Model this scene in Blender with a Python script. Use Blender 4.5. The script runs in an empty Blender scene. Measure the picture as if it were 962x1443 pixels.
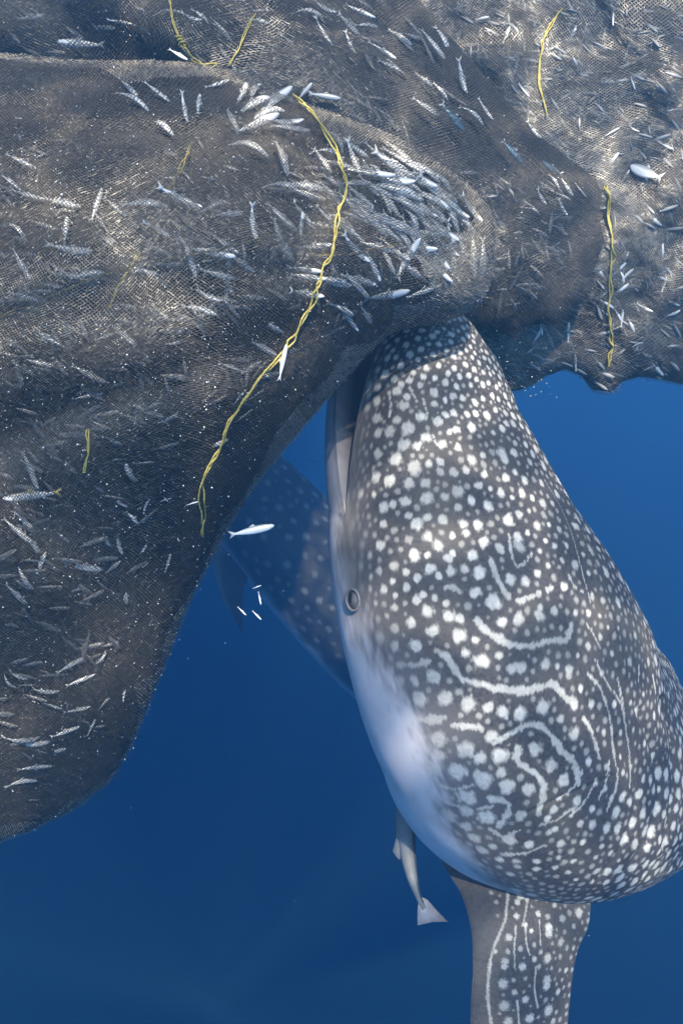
import bpy, bmesh, math, random
import numpy as np
from mathutils import Vector, Matrix
from mathutils.kdtree import KDTree
from mathutils.geometry import delaunay_2d_cdt

random.seed(7)
rng = np.random.default_rng(11)
scene = bpy.context.scene
C = scene.collection

# ------------------------------------------------------------------ camera
W, H = 962.0, 1443.0
PITCH = math.radians(18.0)
VFOV = math.radians(62.0)
F = H / 2 / math.tan(VFOV / 2)
RIGHT = np.array([1.0, 0, 0])
UP = np.array([0, math.sin(PITCH), math.cos(PITCH)])
FWD = np.array([0, math.cos(PITCH), -math.sin(PITCH)])
cam_d = bpy.data.cameras.new("camera")
cam = bpy.data.objects.new("camera", cam_d)
C.objects.link(cam)
cam.matrix_world = Matrix(((RIGHT[0], UP[0], -FWD[0], 0), (RIGHT[1], UP[1], -FWD[1], 0),
                           (RIGHT[2], UP[2], -FWD[2], 0), (0, 0, 0, 1)))
cam_d.sensor_fit = 'VERTICAL'
cam_d.angle = VFOV
cam_d.clip_start = 0.05
cam_d.clip_end = 2000
scene.camera = cam

# ------------------------------------------------------------------ sky, sun, exposure
SUN_FROM = Vector((0.13, -0.66, 0.74)).normalized()
world = bpy.data.worlds.new("World")
scene.world = world
world.use_nodes = True
wn = world.node_tree
bg = wn.nodes["Background"]
sky = wn.nodes.new("ShaderNodeTexSky")
sky.sky_type = 'NISHITA'
sky.sun_disc = False
sky.sun_elevation = math.asin(SUN_FROM.z)
sky.sun_rotation = math.atan2(SUN_FROM.x, SUN_FROM.y)
wn.links.new(sky.outputs[0], bg.inputs[0])
bg.inputs[1].default_value = 0.13
sun_d = bpy.data.lights.new("sun", 'SUN')
sun_d.energy = 4.2
sun_d.angle = math.radians(1.1)
sun_d.color = (1.0, 0.885, 0.73)
sun = bpy.data.objects.new("sun", sun_d)
C.objects.link(sun)
sun.rotation_euler = SUN_FROM.to_track_quat('Z', 'Y').to_euler()
scene.view_settings.view_transform = 'Standard'
scene.view_settings.look = 'None'
scene.view_settings.exposure = 0.28
scene.view_settings.gamma = 1.0
scene.cycles.use_denoising = True
scene.cycles.max_bounces = 6
scene.cycles.volume_bounces = 2
scene.cycles.transparent_max_bounces = 12


# ------------------------------------------------------------------ helpers
def P(px, py, d):
    """world point(s) seen at photograph pixel (px, py), at depth d metres along the view axis"""
    px, py, d = np.broadcast_arrays(np.asarray(px, float), np.asarray(py, float), np.asarray(d, float))
    x = (px - W / 2) / F * d
    y = (H / 2 - py) / F * d
    return x[..., None] * RIGHT + y[..., None] * UP + d[..., None] * FWD


def project(pts):
    x = pts @ RIGHT
    y = pts @ UP
    z = pts @ FWD
    return W / 2 + x / z * F, H / 2 - y / z * F, z


def cdir(v):
    v = np.asarray(v, float)
    return v[..., 0:1] * RIGHT + v[..., 1:2] * UP + v[..., 2:3] * FWD


def nrm(v):
    return v / np.maximum(np.linalg.norm(v, axis=-1, keepdims=True), 1e-9)


def smooth(e0, e1, x):
    t = np.clip((x - e0) / (e1 - e0), 0, 1)
    return t * t * (3 - 2 * t)


_tabs = {}


def vnoise(x, y, seed=0):
    """smooth value noise in -1..1, vectorised"""
    if seed not in _tabs:
        _tabs[seed] = np.random.default_rng(100 + seed).uniform(-1, 1, (256, 256))
    t = _tabs[seed]
    x = np.asarray(x, float)
    y = np.asarray(y, float)
    xi = np.floor(x).astype(int)
    yi = np.floor(y).astype(int)
    fx = x - xi
    fy = y - yi
    fx = fx * fx * (3 - 2 * fx)
    fy = fy * fy * (3 - 2 * fy)
    a = t[xi & 255, yi & 255]
    b = t[(xi + 1) & 255, yi & 255]
    c = t[xi & 255, (yi + 1) & 255]
    d = t[(xi + 1) & 255, (yi + 1) & 255]
    return (a * (1 - fx) + b * fx) * (1 - fy) + (c * (1 - fx) + d * fx) * fy


def mesh_np(name, verts, faces, smooth_shade=True):
    """mesh from numpy arrays; faces is an (n, 3) or (n, 4) array or a list of such"""
    me = bpy.data.meshes.new(name)
    if not isinstance(faces, list):
        faces = [faces]
    faces = [np.asarray(f, dtype=np.int32) for f in faces if len(f)]
    verts = np.asarray(verts, dtype=np.float32)
    me.vertices.add(len(verts))
    me.vertices.foreach_set("co", verts.ravel())
    loops = np.concatenate([f.ravel() for f in faces])
    sizes = np.concatenate([np.full(len(f), f.shape[1], np.int32) for f in faces])
    starts = np.concatenate([[0], np.cumsum(sizes)[:-1]]).astype(np.int32)
    me.loops.add(len(loops))
    me.loops.foreach_set("vertex_index", loops)
    me.polygons.add(len(sizes))
    me.polygons.foreach_set("loop_start", starts)
    if smooth_shade:
        me.polygons.foreach_set("use_smooth", np.ones(len(sizes), dtype=bool))
    me.update(calc_edges=True)
    return me


def add_obj(name, me, mat=None, parent=None, label=None, cat=None, group=None, kind=None):
    o = bpy.data.objects.new(name, me)
    C.objects.link(o)
    if mat is not None and me is not None:
        if len(me.materials) == 0:
            me.materials.append(mat)
    if parent is not None:
        o.parent = parent
    for k, v in (("label", label), ("category", cat), ("group", group), ("kind", kind)):
        if v:
            o[k] = v
    return o


def empty(name, loc, label, cat, group=None):
    o = add_obj(name, None, label=label, cat=cat, group=group)
    o.location = loc
    return o


def fattr(me, name, vals):
    a = me.attributes.new(name, 'FLOAT', 'POINT')
    a.data.foreach_set("value", np.asarray(vals, dtype=np.float32))


def curve_pts(pts, n):
    """Catmull-Rom through rows of pts, n samples, even in chord length"""
    p = np.asarray(pts, float)
    p = np.vstack([2 * p[0] - p[1], p, 2 * p[-1] - p[-2]])
    out = []
    for i in range(1, len(p) - 2):
        t = np.linspace(0, 1, 40, endpoint=False)[:, None]
        a, b, c, d = p[i - 1], p[i], p[i + 1], p[i + 2]
        out.append(0.5 * (2 * b + (c - a) * t + (2 * a - 5 * b + 4 * c - d) * t ** 2 + (3 * b - a - 3 * c + d) * t ** 3))
    out.append(p[-2][None])
    q = np.vstack(out)
    L = np.concatenate([[0], np.cumsum(np.linalg.norm(np.diff(q[:, :2], axis=0), axis=1))])
    t = np.linspace(0, L[-1], n)
    return np.stack([np.interp(t, L, q[:, k]) for k in range(q.shape[1])], 1)


# ------------------------------------------------------------------ materials
def new_mat(name):
    m = bpy.data.materials.new(name)
    m.use_nodes = True
    nt = m.node_tree
    b = nt.nodes["Principled BSDF"]
    return m, nt, b


def nd(nt, typ, **kw):
    n = nt.nodes.new(typ)
    for k, v in kw.items():
        if k.startswith("i_"):
            key = k[2:]
            n.inputs[int(key) if key.isdigit() else key].default_value = v
        else:
            setattr(n, k, v)
    return n


def mixc(nt, fac, a, b, blend='MIX'):
    n = nt.nodes.new("ShaderNodeMix")
    n.data_type = 'RGBA'
    n.blend_type = blend
    for sock, v in ((n.inputs[0], fac), (n.inputs[6], a), (n.inputs[7], b)):
        if hasattr(v, "is_output"):
            nt.links.new(v, sock)
        else:
            sock.default_value = v if not isinstance(v, tuple) else (*v, 1.0)[:4]
    return n.outputs[2]


def ramp(nt, src, p0, p1, v0=0.0, v1=1.0):
    n = nt.nodes.new("ShaderNodeMapRange")
    n.inputs[1].default_value = p0
    n.inputs[2].default_value = p1
    n.inputs[3].default_value = v0
    n.inputs[4].default_value = v1
    nt.links.new(src, n.inputs[0])
    return n.outputs[0]


def noise_node(nt, scale, detail=4.0, rough=0.6, vec=None):
    n = nd(nt, "ShaderNodeTexNoise", i_Scale=scale, i_Detail=detail, i_Roughness=rough)
    if vec is None:
        vec = nd(nt, "ShaderNodeTexCoord").outputs["Object"]
    nt.links.new(vec, n.inputs["Vector"])
    return n.outputs[0]


def bump(nt, bsdf, height, strength, dist):
    n = nd(nt, "ShaderNodeBump", i_Strength=strength, i_Distance=dist)
    nt.links.new(height, n.inputs["Height"])
    nt.links.new(n.outputs[0], bsdf.inputs["Normal"])


def skin_material(name):
    m, nt, b = new_mat(name)
    at = lambda k: nd(nt, "ShaderNodeAttribute", attribute_name=k).outputs["Fac"]
    big = noise_node(nt, 5.0, 5)
    fine = noise_node(nt, 90.0, 3)
    dark = mixc(nt, ramp(nt, big, 0.35, 0.7), (0.036, 0.033, 0.040), (0.072, 0.066, 0.066))
    dark = mixc(nt, ramp(nt, fine, 0.35, 0.7), dark, (0.092, 0.086, 0.084))
    dark = mixc(nt, at("grey"), dark, (0.25, 0.232, 0.235))
    belly = mixc(nt, ramp(nt, big, 0.3, 0.75), (0.76, 0.72, 0.75), (0.60, 0.57, 0.62))
    col = mixc(nt, at("belly"), dark, belly)
    white = mixc(nt, ramp(nt, fine, 0.3, 0.7), (0.70, 0.68, 0.63), (0.50, 0.485, 0.455))
    col = mixc(nt, at("spot"), col, white)
    algae = nd(nt, "ShaderNodeMath", operation='MULTIPLY')
    nt.links.new(ramp(nt, noise_node(nt, 3.1, 4), 0.5, 0.75), algae.inputs[0])
    algae.inputs[1].default_value = 0.35
    col = mixc(nt, algae.outputs[0], col, (0.19, 0.165, 0.115))
    col = mixc(nt, at("mouth"), col, (0.075, 0.062, 0.075))
    nt.links.new(col, b.inputs["Base Color"])
    b.inputs["Roughness"].default_value = 0.6
    b.inputs["Specular IOR Level"].default_value = 0.25
    bump(nt, b, noise_node(nt, 220.0, 3), 0.35, 0.004)
    return m


def plain(name, col, rough=0.6, metal=0.0, col2=None, scale=20.0, bumpd=0.0):
    m, nt, b = new_mat(name)
    n = noise_node(nt, scale, 4)
    c = mixc(nt, ramp(nt, n, 0.3, 0.7), col, col2 or tuple(min(1, x * 1.35) for x in col))
    nt.links.new(c, b.inputs["Base Color"])
    b.inputs["Roughness"].default_value = rough
    b.inputs["Metallic"].default_value = metal
    if bumpd:
        bump(nt, b, n, 0.6, bumpd)
    return m


def net_material(name, c0, c1, c2):
    m, nt, b = new_mat(name)
    col = mixc(nt, ramp(nt, noise_node(nt, 2.2, 5), 0.35, 0.68), c0, c1)
    col = mixc(nt, ramp(nt, noise_node(nt, 160.0, 2), 0.54, 0.72), col, c2)
    nt.links.new(col, b.inputs["Base Color"])
    b.inputs["Roughness"].default_value = 0.42
    b.inputs["Specular IOR Level"].default_value = 0.6
    return m


def fish_material(name, back, side, metal=0.45):
    m, nt, b = new_mat(name)
    tc = nd(nt, "ShaderNodeTexCoord")
    sep = nd(nt, "ShaderNodeSeparateXYZ")
    nt.links.new(tc.outputs["Object"], sep.inputs[0])
    oi = nd(nt, "ShaderNodeObjectInfo")
    s2 = mixc(nt, oi.outputs["Random"], side, tuple(x * 0.72 for x in side))
    c = mixc(nt, ramp(nt, sep.outputs[2], 0.02, 0.075), s2, back)
    c = mixc(nt, ramp(nt, noise_node(nt, 60, 2), 0.45, 0.7, 0.0, 0.35), c, tuple(x * 0.6 for x in side))
    nt.links.new(c, b.inputs["Base Color"])
    b.inputs["Metallic"].default_value = metal
    b.inputs["Roughness"].default_value = 0.38
    return m


M = {
    'skin': skin_material("whale_shark_skin"),
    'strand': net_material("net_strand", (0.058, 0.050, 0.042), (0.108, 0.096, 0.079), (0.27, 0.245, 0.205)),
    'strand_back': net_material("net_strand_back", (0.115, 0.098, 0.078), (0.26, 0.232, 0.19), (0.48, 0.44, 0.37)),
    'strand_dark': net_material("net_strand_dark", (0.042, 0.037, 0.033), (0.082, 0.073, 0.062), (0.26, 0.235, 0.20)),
    'lit_rim': net_material("net_lit_rim", (0.24, 0.215, 0.175), (0.40, 0.36, 0.30), (0.56, 0.52, 0.44)),  # paler twine, the sunlit rim painted into its colour
    'seam': plain("seam_cord", (0.20, 0.15, 0.06), 0.8, 0, (0.34, 0.27, 0.12), 60, 0.002),
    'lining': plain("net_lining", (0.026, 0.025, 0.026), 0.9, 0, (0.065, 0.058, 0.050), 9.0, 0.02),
    'rope': plain("yellow_rope", (0.36, 0.29, 0.07), 0.8, 0, (0.58, 0.49, 0.14), 60, 0.002),
    'fish': fish_material("silver_fish", (0.30, 0.31, 0.32), (0.86, 0.85, 0.83), 0.15),
    'blue_fish': fish_material("blue_fish", (0.04, 0.09, 0.15), (0.13, 0.25, 0.33), 0.2),
    'fin_clear': plain("fish_fin", (0.45, 0.45, 0.44), 0.5, 0.1),
    'yellow_fin': plain("yellow_fin", (0.62, 0.50, 0.10), 0.5, 0.0),
    'pupil': plain("pupil", (0.012, 0.012, 0.014), 0.25),
    'iris': plain("iris", (0.10, 0.095, 0.095), 0.3, 0, (0.17, 0.16, 0.16), 80),
    'eyelid': plain("eyelid", (0.13, 0.125, 0.13), 0.5, 0, (0.24, 0.23, 0.24), 120),
    'pale_fin': plain("pale_fin", (0.28, 0.275, 0.31), 0.6, 0, (0.40, 0.39, 0.43), 40),
    'remora': plain("remora_skin", (0.17, 0.175, 0.185), 0.55, 0, (0.26, 0.26, 0.27), 18),
    'remora_dark': plain("remora_stripe", (0.05, 0.055, 0.07), 0.5),
    'scale': plain("loose_scale", (0.85, 0.85, 0.85), 0.25, 0.3),
}

# ------------------------------------------------------------------ sea water (volume) and its surface
Z_TOP = 2.6
hb = bmesh.new()
bmesh.ops.create_cube(hb, size=1.0)
hm = bpy.data.meshes.new("haze")
hb.to_mesh(hm)
hb.free()
haze = add_obj("haze", hm, kind="stuff", label="clear blue sea water filling the whole scene", cat="water")
haze.scale = (220, 220, 70)
haze.location = (0, 0, Z_TOP - 35)
hmat = bpy.data.materials.new("sea_water")
hmat.use_nodes = True
hnt = hmat.node_tree
for n in list(hnt.nodes):
    if n.type != 'OUTPUT_MATERIAL':
        hnt.nodes.remove(n)
pv = hnt.nodes.new("ShaderNodeVolumePrincipled")
pv.inputs["Color"].default_value = (0.17, 0.52, 0.94, 1)
pv.inputs["Density"].default_value = 0.056
pv.inputs["Anisotropy"].default_value = 0.6
pv.inputs["Absorption Color"].default_value = (0.0, 0.02, 0.40, 1)
hnt.links.new(pv.outputs[0], [n for n in hnt.nodes if n.type == 'OUTPUT_MATERIAL'][0].inputs["Volume"])
hm.materials.append(hmat)


# ------------------------------------------------------------------ net lobes
class Lobe:
    """a swollen part of the net: an outline in the photograph's frame, bulging towards and away from the camera"""

    def __init__(s, outline, d0, Hf, Hb, fold, sag=0.0, power=1.0, step=6.0):
        s.sag = sag
        s.poly = curve_pts(outline + [outline[0]], 400)[:-1]
        s.d0, s.Hf, s.Hb, s.fold, s.power = d0, Hf, Hb, fold, power
        lo = s.poly.min(0) - 2 * step
        hi = s.poly.max(0) + 2 * step
        s.lo, s.step = lo, step
        nx, ny = (np.ceil((hi - lo) / step).astype(int) + 1)
        phi = None
        for k in (8, 4, 2, 1):
            xs = lo[0] + np.arange(0, nx, k) * step
            ys = lo[1] + np.arange(0, ny, k) * step
            X, Y = np.meshgrid(xs, ys, indexing='ij')
            m = s.inside(X.ravel(), Y.ravel()).reshape(X.shape)
            if phi is None:
                phi = np.zeros_like(X)
            else:
                ix = np.minimum(np.arange(X.shape[0]) / 2, phi.shape[0] - 1)
                iy = np.minimum(np.arange(X.shape[1]) / 2, phi.shape[1] - 1)
                phi = s._bil(phi, ix[:, None], iy[None, :])
            c = (k * step) ** 2
            phi = phi * m
            for _ in range(900 if k == 8 else 220):
                q = np.zeros_like(phi)
                q[1:-1, 1:-1] = 0.25 * (phi[2:, 1:-1] + phi[:-2, 1:-1] + phi[1:-1, 2:] + phi[1:-1, :-2] + c)
                phi = q * m
        s.phi = phi / phi.max()

    @staticmethod
    def _bil(g, x, y):
        x, y = np.broadcast_arrays(np.asarray(x, float), np.asarray(y, float))
        x = np.clip(x, 0, g.shape[0] - 1.001)
        y = np.clip(y, 0, g.shape[1] - 1.001)
        i = x.astype(int)
        j = y.astype(int)
        fx = x - i
        fy = y - j
        return (g[i, j] * (1 - fx) + g[i + 1, j] * fx) * (1 - fy) + (g[i, j + 1] * (1 - fx) + g[i + 1, j + 1] * fx) * fy

    def inside(s, x, y):
        r = np.zeros(len(x), bool)
        p = s.poly
        q = np.roll(p, -1, 0)
        for (x0, y0), (x1, y1) in zip(p, q):
            if y0 == y1:
                continue
            c = ((y0 > y) != (y1 > y)) & (x < (x1 - x0) * (y - y0) / (y1 - y0) + x0)
            r ^= c
        return r

    def h(s, x, y):
        v = s._bil(s.phi, (np.asarray(x) - s.lo[0]) / s.step, (np.asarray(y) - s.lo[1]) / s.step)
        return np.sqrt(np.maximum(v, 0)) ** s.power

    def edge(s, y):
        return s.d0 + s.sag * smooth(380, 1150, np.asarray(y, float))

    def depth(s, x, y):
        h = s.h(x, y)
        return s.edge(y) - s.Hf * h + s.fold(np.asarray(x, float), np.asarray(y, float)) * np.minimum(1, h * 1.6)

    def pos(s, x, y, inset=0.0):
        return P(x, y, s.depth(x, y) + inset)

    def normal(s, x, y):
        e = 4.0
        a = s.pos(x + e, y) - s.pos(x - e, y)
        b = s.pos(x, y + e) - s.pos(x, y - e)
        n = nrm(np.cross(a, b))
        v = s.pos(x, y)
        sgn = np.where((n * v).sum(-1, keepdims=True) > 0, -1.0, 1.0)
        return n * sgn

    def strands(s, cell, width, seed, jitter=0.0008, lit_rim=None):
        """ribbons of twine in two crossing families that follow the lobe: real strands with open cells"""
        V, Fq, base = [], [], 0
        r = np.random.default_rng(seed)
        lo, hi = s.poly.min(0), s.poly.max(0)
        for fam in (0, 1):
            ang = math.radians(38 if fam == 0 else -35)
            dv = np.array([math.cos(ang), math.sin(ang)])
            nv = np.array([-dv[1], dv[0]])
            cen = (lo + hi) / 2
            R = np.linalg.norm(hi - lo) / 2
            offs = np.arange(-R, R, cell)
            ts = np.arange(-R, R, cell)
            O, T = np.meshgrid(offs, ts, indexing='ij')
            wob = vnoise(O / 150 + 7 * fam, T / 150, seed) * 34 + vnoise(O / 40, T / 40 + 9, seed + 1) * 5
            X = cen[0] + T * dv[0] + (O + wob) * nv[0]
            Y = cen[1] + T * dv[1] + (O + wob) * nv[1]
            ok = s.inside(X.ravel(), Y.ravel()).reshape(X.shape)
            if lit_rim is not None:
                ok &= (s.h(X, Y) < lit_rim * (0.75 + 0.35 * vnoise(X / 60, Y / 60, seed + 5)))
            ok &= (X > -330) & (X < 1250) & (Y > -220) & (Y < 1600)
            seg = ok[:, 1:] & ok[:, :-1]
            p = s.pos(X, Y)
            n = s.normal(X, Y)
            p = p + n * r.normal(0, jitter, p.shape[:2])[..., None]
            t = np.zeros_like(p)
            t[:, 1:-1] = p[:, 2:] - p[:, :-2]
            t[:, 0] = p[:, 1] - p[:, 0]
            t[:, -1] = p[:, -1] - p[:, -2]
            b = nrm(np.cross(nrm(t), n) + n * r.normal(0, 0.35, p.shape[:2])[..., None])
            w = width * (1 + 0.25 * r.normal(0, 1, p.shape[:2]))[..., None]
            A = p + b * w / 2
            B = p - b * w / 2
            idx = np.arange(p.shape[0] * p.shape[1]).reshape(p.shape[:2])
            i0 = idx[:, :-1][seg]
            i1 = idx[:, 1:][seg]
            nP = idx.size
            V.append(np.concatenate([A.reshape(-1, 3), B.reshape(-1, 3)]))
            Fq.append(np.stack([i0, i1, i1 + nP, i0 + nP], 1) + base)
            base += 2 * nP
        V = np.concatenate(V)
        Fq = np.concatenate(Fq)
        u, inv = np.unique(Fq.ravel(), return_inverse=True)
        return V[u], inv.reshape(-1, 4)

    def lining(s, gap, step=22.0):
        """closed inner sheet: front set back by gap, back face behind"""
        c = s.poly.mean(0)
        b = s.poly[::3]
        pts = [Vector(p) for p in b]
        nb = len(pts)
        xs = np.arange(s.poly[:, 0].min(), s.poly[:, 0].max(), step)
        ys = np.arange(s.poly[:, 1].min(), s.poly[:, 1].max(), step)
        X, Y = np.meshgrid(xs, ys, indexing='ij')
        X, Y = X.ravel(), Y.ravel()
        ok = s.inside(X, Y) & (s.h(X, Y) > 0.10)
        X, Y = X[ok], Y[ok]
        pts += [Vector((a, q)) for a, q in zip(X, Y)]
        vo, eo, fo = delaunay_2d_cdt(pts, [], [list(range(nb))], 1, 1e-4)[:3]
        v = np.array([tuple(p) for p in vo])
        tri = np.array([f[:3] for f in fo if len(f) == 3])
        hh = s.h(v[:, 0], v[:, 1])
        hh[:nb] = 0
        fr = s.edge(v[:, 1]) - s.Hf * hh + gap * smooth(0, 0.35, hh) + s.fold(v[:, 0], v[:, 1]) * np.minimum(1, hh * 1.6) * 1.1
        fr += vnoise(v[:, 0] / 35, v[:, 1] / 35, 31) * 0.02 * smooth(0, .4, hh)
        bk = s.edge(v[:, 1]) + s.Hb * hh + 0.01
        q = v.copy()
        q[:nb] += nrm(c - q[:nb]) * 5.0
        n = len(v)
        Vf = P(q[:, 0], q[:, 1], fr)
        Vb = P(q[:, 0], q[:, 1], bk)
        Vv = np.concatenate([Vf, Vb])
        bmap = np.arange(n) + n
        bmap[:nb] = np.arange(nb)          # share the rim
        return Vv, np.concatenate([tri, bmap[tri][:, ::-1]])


def fold_a(x, y):
    f = vnoise(x / 260 + 3, y / 200, 1) * 0.04 + vnoise(x / 110, y / 90 + 5, 2) * 0.012
    # a long sag running from under the rope to the lower left, and a swag below the bulge
    f += 0.022 * np.exp(-((y - (395 - 0.05 * (x - 130) + 0.0006 * (x - 300) ** 2)) / 26) ** 2) * smooth(470, 380, x)
    f += 0.03 * np.exp(-((y - (470 + 0.35 * (420 - x))) / 40) ** 2) * smooth(560, 430, x)
    return f


def fold_b(x, y):
    u = (x - 600) * 0.74 + (y - 50) * 0.67
    v = -(x - 600) * 0.67 + (y - 50) * 0.74
    return vnoise(u / 300, v / 80, 3) * 0.055 + vnoise(u / 90, v / 40, 4) * 0.014 + (vnoise(x / 42, y / 36, 17) * 0.035 + vnoise(x / 17, y / 15, 18) * 0.012) * smooth(620, 800, x + 0.4 * y - 120)


def fold_c(x, y):
    u = (x - 700) * 0.5 + y * 0.86
    v = (x - 700) * 0.86 - y * 0.5
    return (vnoise(u / 420, v / 80, 5) * 0.06 + vnoise(u / 120, v / 40, 6) * 0.016) * smooth(520, 250, y) + \
        vnoise(x / 45, y / 38, 7) * 0.028 + vnoise(x / 16, y / 14, 8) * 0.010


lobe_a = Lobe([(-260, 30), (-100, 60), (100, 82), (230, 84), (330, 97), (420, 138), (490, 165), (560, 192), (625, 232), (672, 270), (700, 312),
               (703, 345), (692, 400), (668, 436), (625, 455), (585, 462), (548, 474), (500, 522), (450, 580), (400, 640), (350, 702), (310, 775), (270, 852),
               (235, 940), (193, 1040), (165, 1092), (140, 1118), (90, 1152), (0, 1190), (-120, 1226), (-260, 1235), (-420, 1000), (-470, 500), (-400, 160)],
              2.62, 0.72, 0.2, fold_a, 0.45)
lobe_b = Lobe([(330, -230), (480, -150), (560, -50), (597, 2), (640, 52), (685, 105), (725, 150), (765, 192), (810, 228), (842, 253), (853, 275), (848, 306), (855, 340), (841, 382), (838, 418),
               (808, 438), (790, 463), (754, 458), (728, 479), (690, 467), (645, 474), (520, 430), (300, 330), (80, 190), (-120, 120), (-260, 40), (-300, -120), (-160, -230), (100, -260)],
              3.44, 0.50, 2.2, fold_b, 0.0, 1.7)
lobe_c = Lobe([(420, -330), (800, -360), (1250, -330), (1330, 100), (1310, 480), (1180, 575), (1060, 568), (962, 546), (905, 536), (879, 541), (872, 553), (852, 558), (832, 553),
               (822, 538), (800, 526), (782, 525), (760, 540), (738, 552), (690, 556), (600, 520), (480, 420), (380, 200), (360, -100)],
              3.86, 0.42, 0.9, fold_c)
LOBES = [lobe_a, lobe_b, lobe_c]
net = empty("fishing_net", tuple(P(500, 200, 2.8)), "bulging brown fishing net crammed with small fish, hanging over the whale shark", "fishing net")


def net_part(name, lobe, cell, width, mat, gap, seed, label):
    v, f = lobe.strands(cell, width, seed)
    off = np.array(net.location)
    o = add_obj(name, mesh_np(name, v - off, f), mat, net, label=label)
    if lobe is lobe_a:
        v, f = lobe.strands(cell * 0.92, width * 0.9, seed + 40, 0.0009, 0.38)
        add_obj("lit_rim", mesh_np("lit_rim", v - off, f), M['lit_rim'], o)  # extra strands along the bag's rim, coloured pale to look sunlit
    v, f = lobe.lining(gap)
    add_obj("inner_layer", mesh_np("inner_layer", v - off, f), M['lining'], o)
    return o


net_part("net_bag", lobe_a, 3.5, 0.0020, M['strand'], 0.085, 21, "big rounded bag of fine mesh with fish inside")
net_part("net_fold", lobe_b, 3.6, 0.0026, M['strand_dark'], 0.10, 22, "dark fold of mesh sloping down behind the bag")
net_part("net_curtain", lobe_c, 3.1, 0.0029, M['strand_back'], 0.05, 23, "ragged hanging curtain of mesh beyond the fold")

# unseen mass of netting behind the visible folds, added to shade the water at left
vs, fs = [], []
NU, NV = 90, 36
for i in range(NV + 1):
    ph = math.pi * i / NV - math.pi / 2
    for k in range(NU):
        a = 2 * math.pi * k / NU
        cx, sx = math.cos(a), math.sin(a)
        q = 0.65
        f = 1 + 0.05 * float(vnoise(a * 4, ph * 5 + 3, 61)) + 0.03 * float(vnoise(a * 13, ph * 12, 62))
        cp, sp_ = abs(math.cos(ph)) ** 0.6, math.copysign(abs(math.sin(ph)) ** 0.8, math.sin(ph))
        vs.append((-7.0 + 7.4 * f * cp * math.copysign(abs(cx) ** q, cx), 12.2 + 8.9 * f * cp * math.copysign(abs(sx) ** q, sx), 1.05 + 1.35 * f * sp_))
for i in range(NV):
    for k in range(NU):
        fs.append((i * NU + k, i * NU + (k + 1) % NU, (i + 1) * NU + (k + 1) % NU, (i + 1) * NU + k))
add_obj("net_shade_bulk", mesh_np("net_shade_bulk", np.array(vs) - np.array(net.location), np.array(fs)), M['strand_back'], net)

# ------------------------------------------------------------------ whale shark
SPOTS, STRIPES = [], []      # (px, py, radius px) and (polyline px, half width px)


def zone(x0, y0, sc, spots, stripes):
    for i in range(0, len(spots), 3):
        SPOTS.append((x0 + spots[i] / sc, y0 + spots[i + 1] / sc, spots[i + 2] / sc))
    for w, *pts in stripes:
        STRIPES.append(([(x0 + pts[i] / sc, y0 + pts[i + 1] / sc) for i in range(0, len(pts), 2)], w / sc))


zone(440, 440, 3.7, [
    340, 395, 18, 440, 412, 25, 340, 460, 22, 470, 490, 28, 335, 555, 26, 440, 560, 22, 500, 605, 36, 405, 620, 32, 340, 628, 24, 570, 545, 28, 490, 440, 20, 635, 420, 26,
    690, 365, 20, 640, 345, 18, 575, 335, 18, 505, 352, 20, 430, 345, 18, 525, 315, 15, 465, 378, 17, 560, 380, 18, 595, 655, 28, 655, 570, 28, 690, 460, 16, 735, 440, 20,
    735, 520, 20, 750, 610, 20, 715, 625, 17, 695, 535, 18, 830, 600, 26, 340, 735, 26, 430, 765, 34, 530, 810, 40, 605, 790, 22, 668, 780, 24, 668, 830, 22, 735, 830, 26, 757, 710, 22,
    680, 690, 24, 475, 690, 34, 545, 695, 24, 330, 862, 26, 405, 875, 34, 505, 895, 30, 590, 890, 28, 250, 945, 20, 480, 985, 30, 590, 970, 34, 690, 965, 25, 755, 935, 34, 830, 985, 24,
    755, 1015, 22, 800, 820, 22, 830, 765, 26, 897, 845, 20, 865, 900, 20, 910, 1010, 24, 930, 920, 15, 890, 745, 16, 370, 1020, 28, 420, 1000, 20, 540, 1105, 34, 600, 1070, 22,
    680, 1080, 30, 440, 1145, 30, 600, 1165, 28, 785, 1105, 25, 800, 1150, 22, 865, 1110, 22, 725, 1165, 20, 500, 1060, 20, 370, 1110, 22, 320, 950, 17],
    [[14, 400, 420, 408, 480, 400, 540], [12, 510, 395, 530, 440, 545, 465], [10, 575, 450, 590, 500, 600, 530], [9, 625, 640, 650, 690, 700, 700]])
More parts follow.
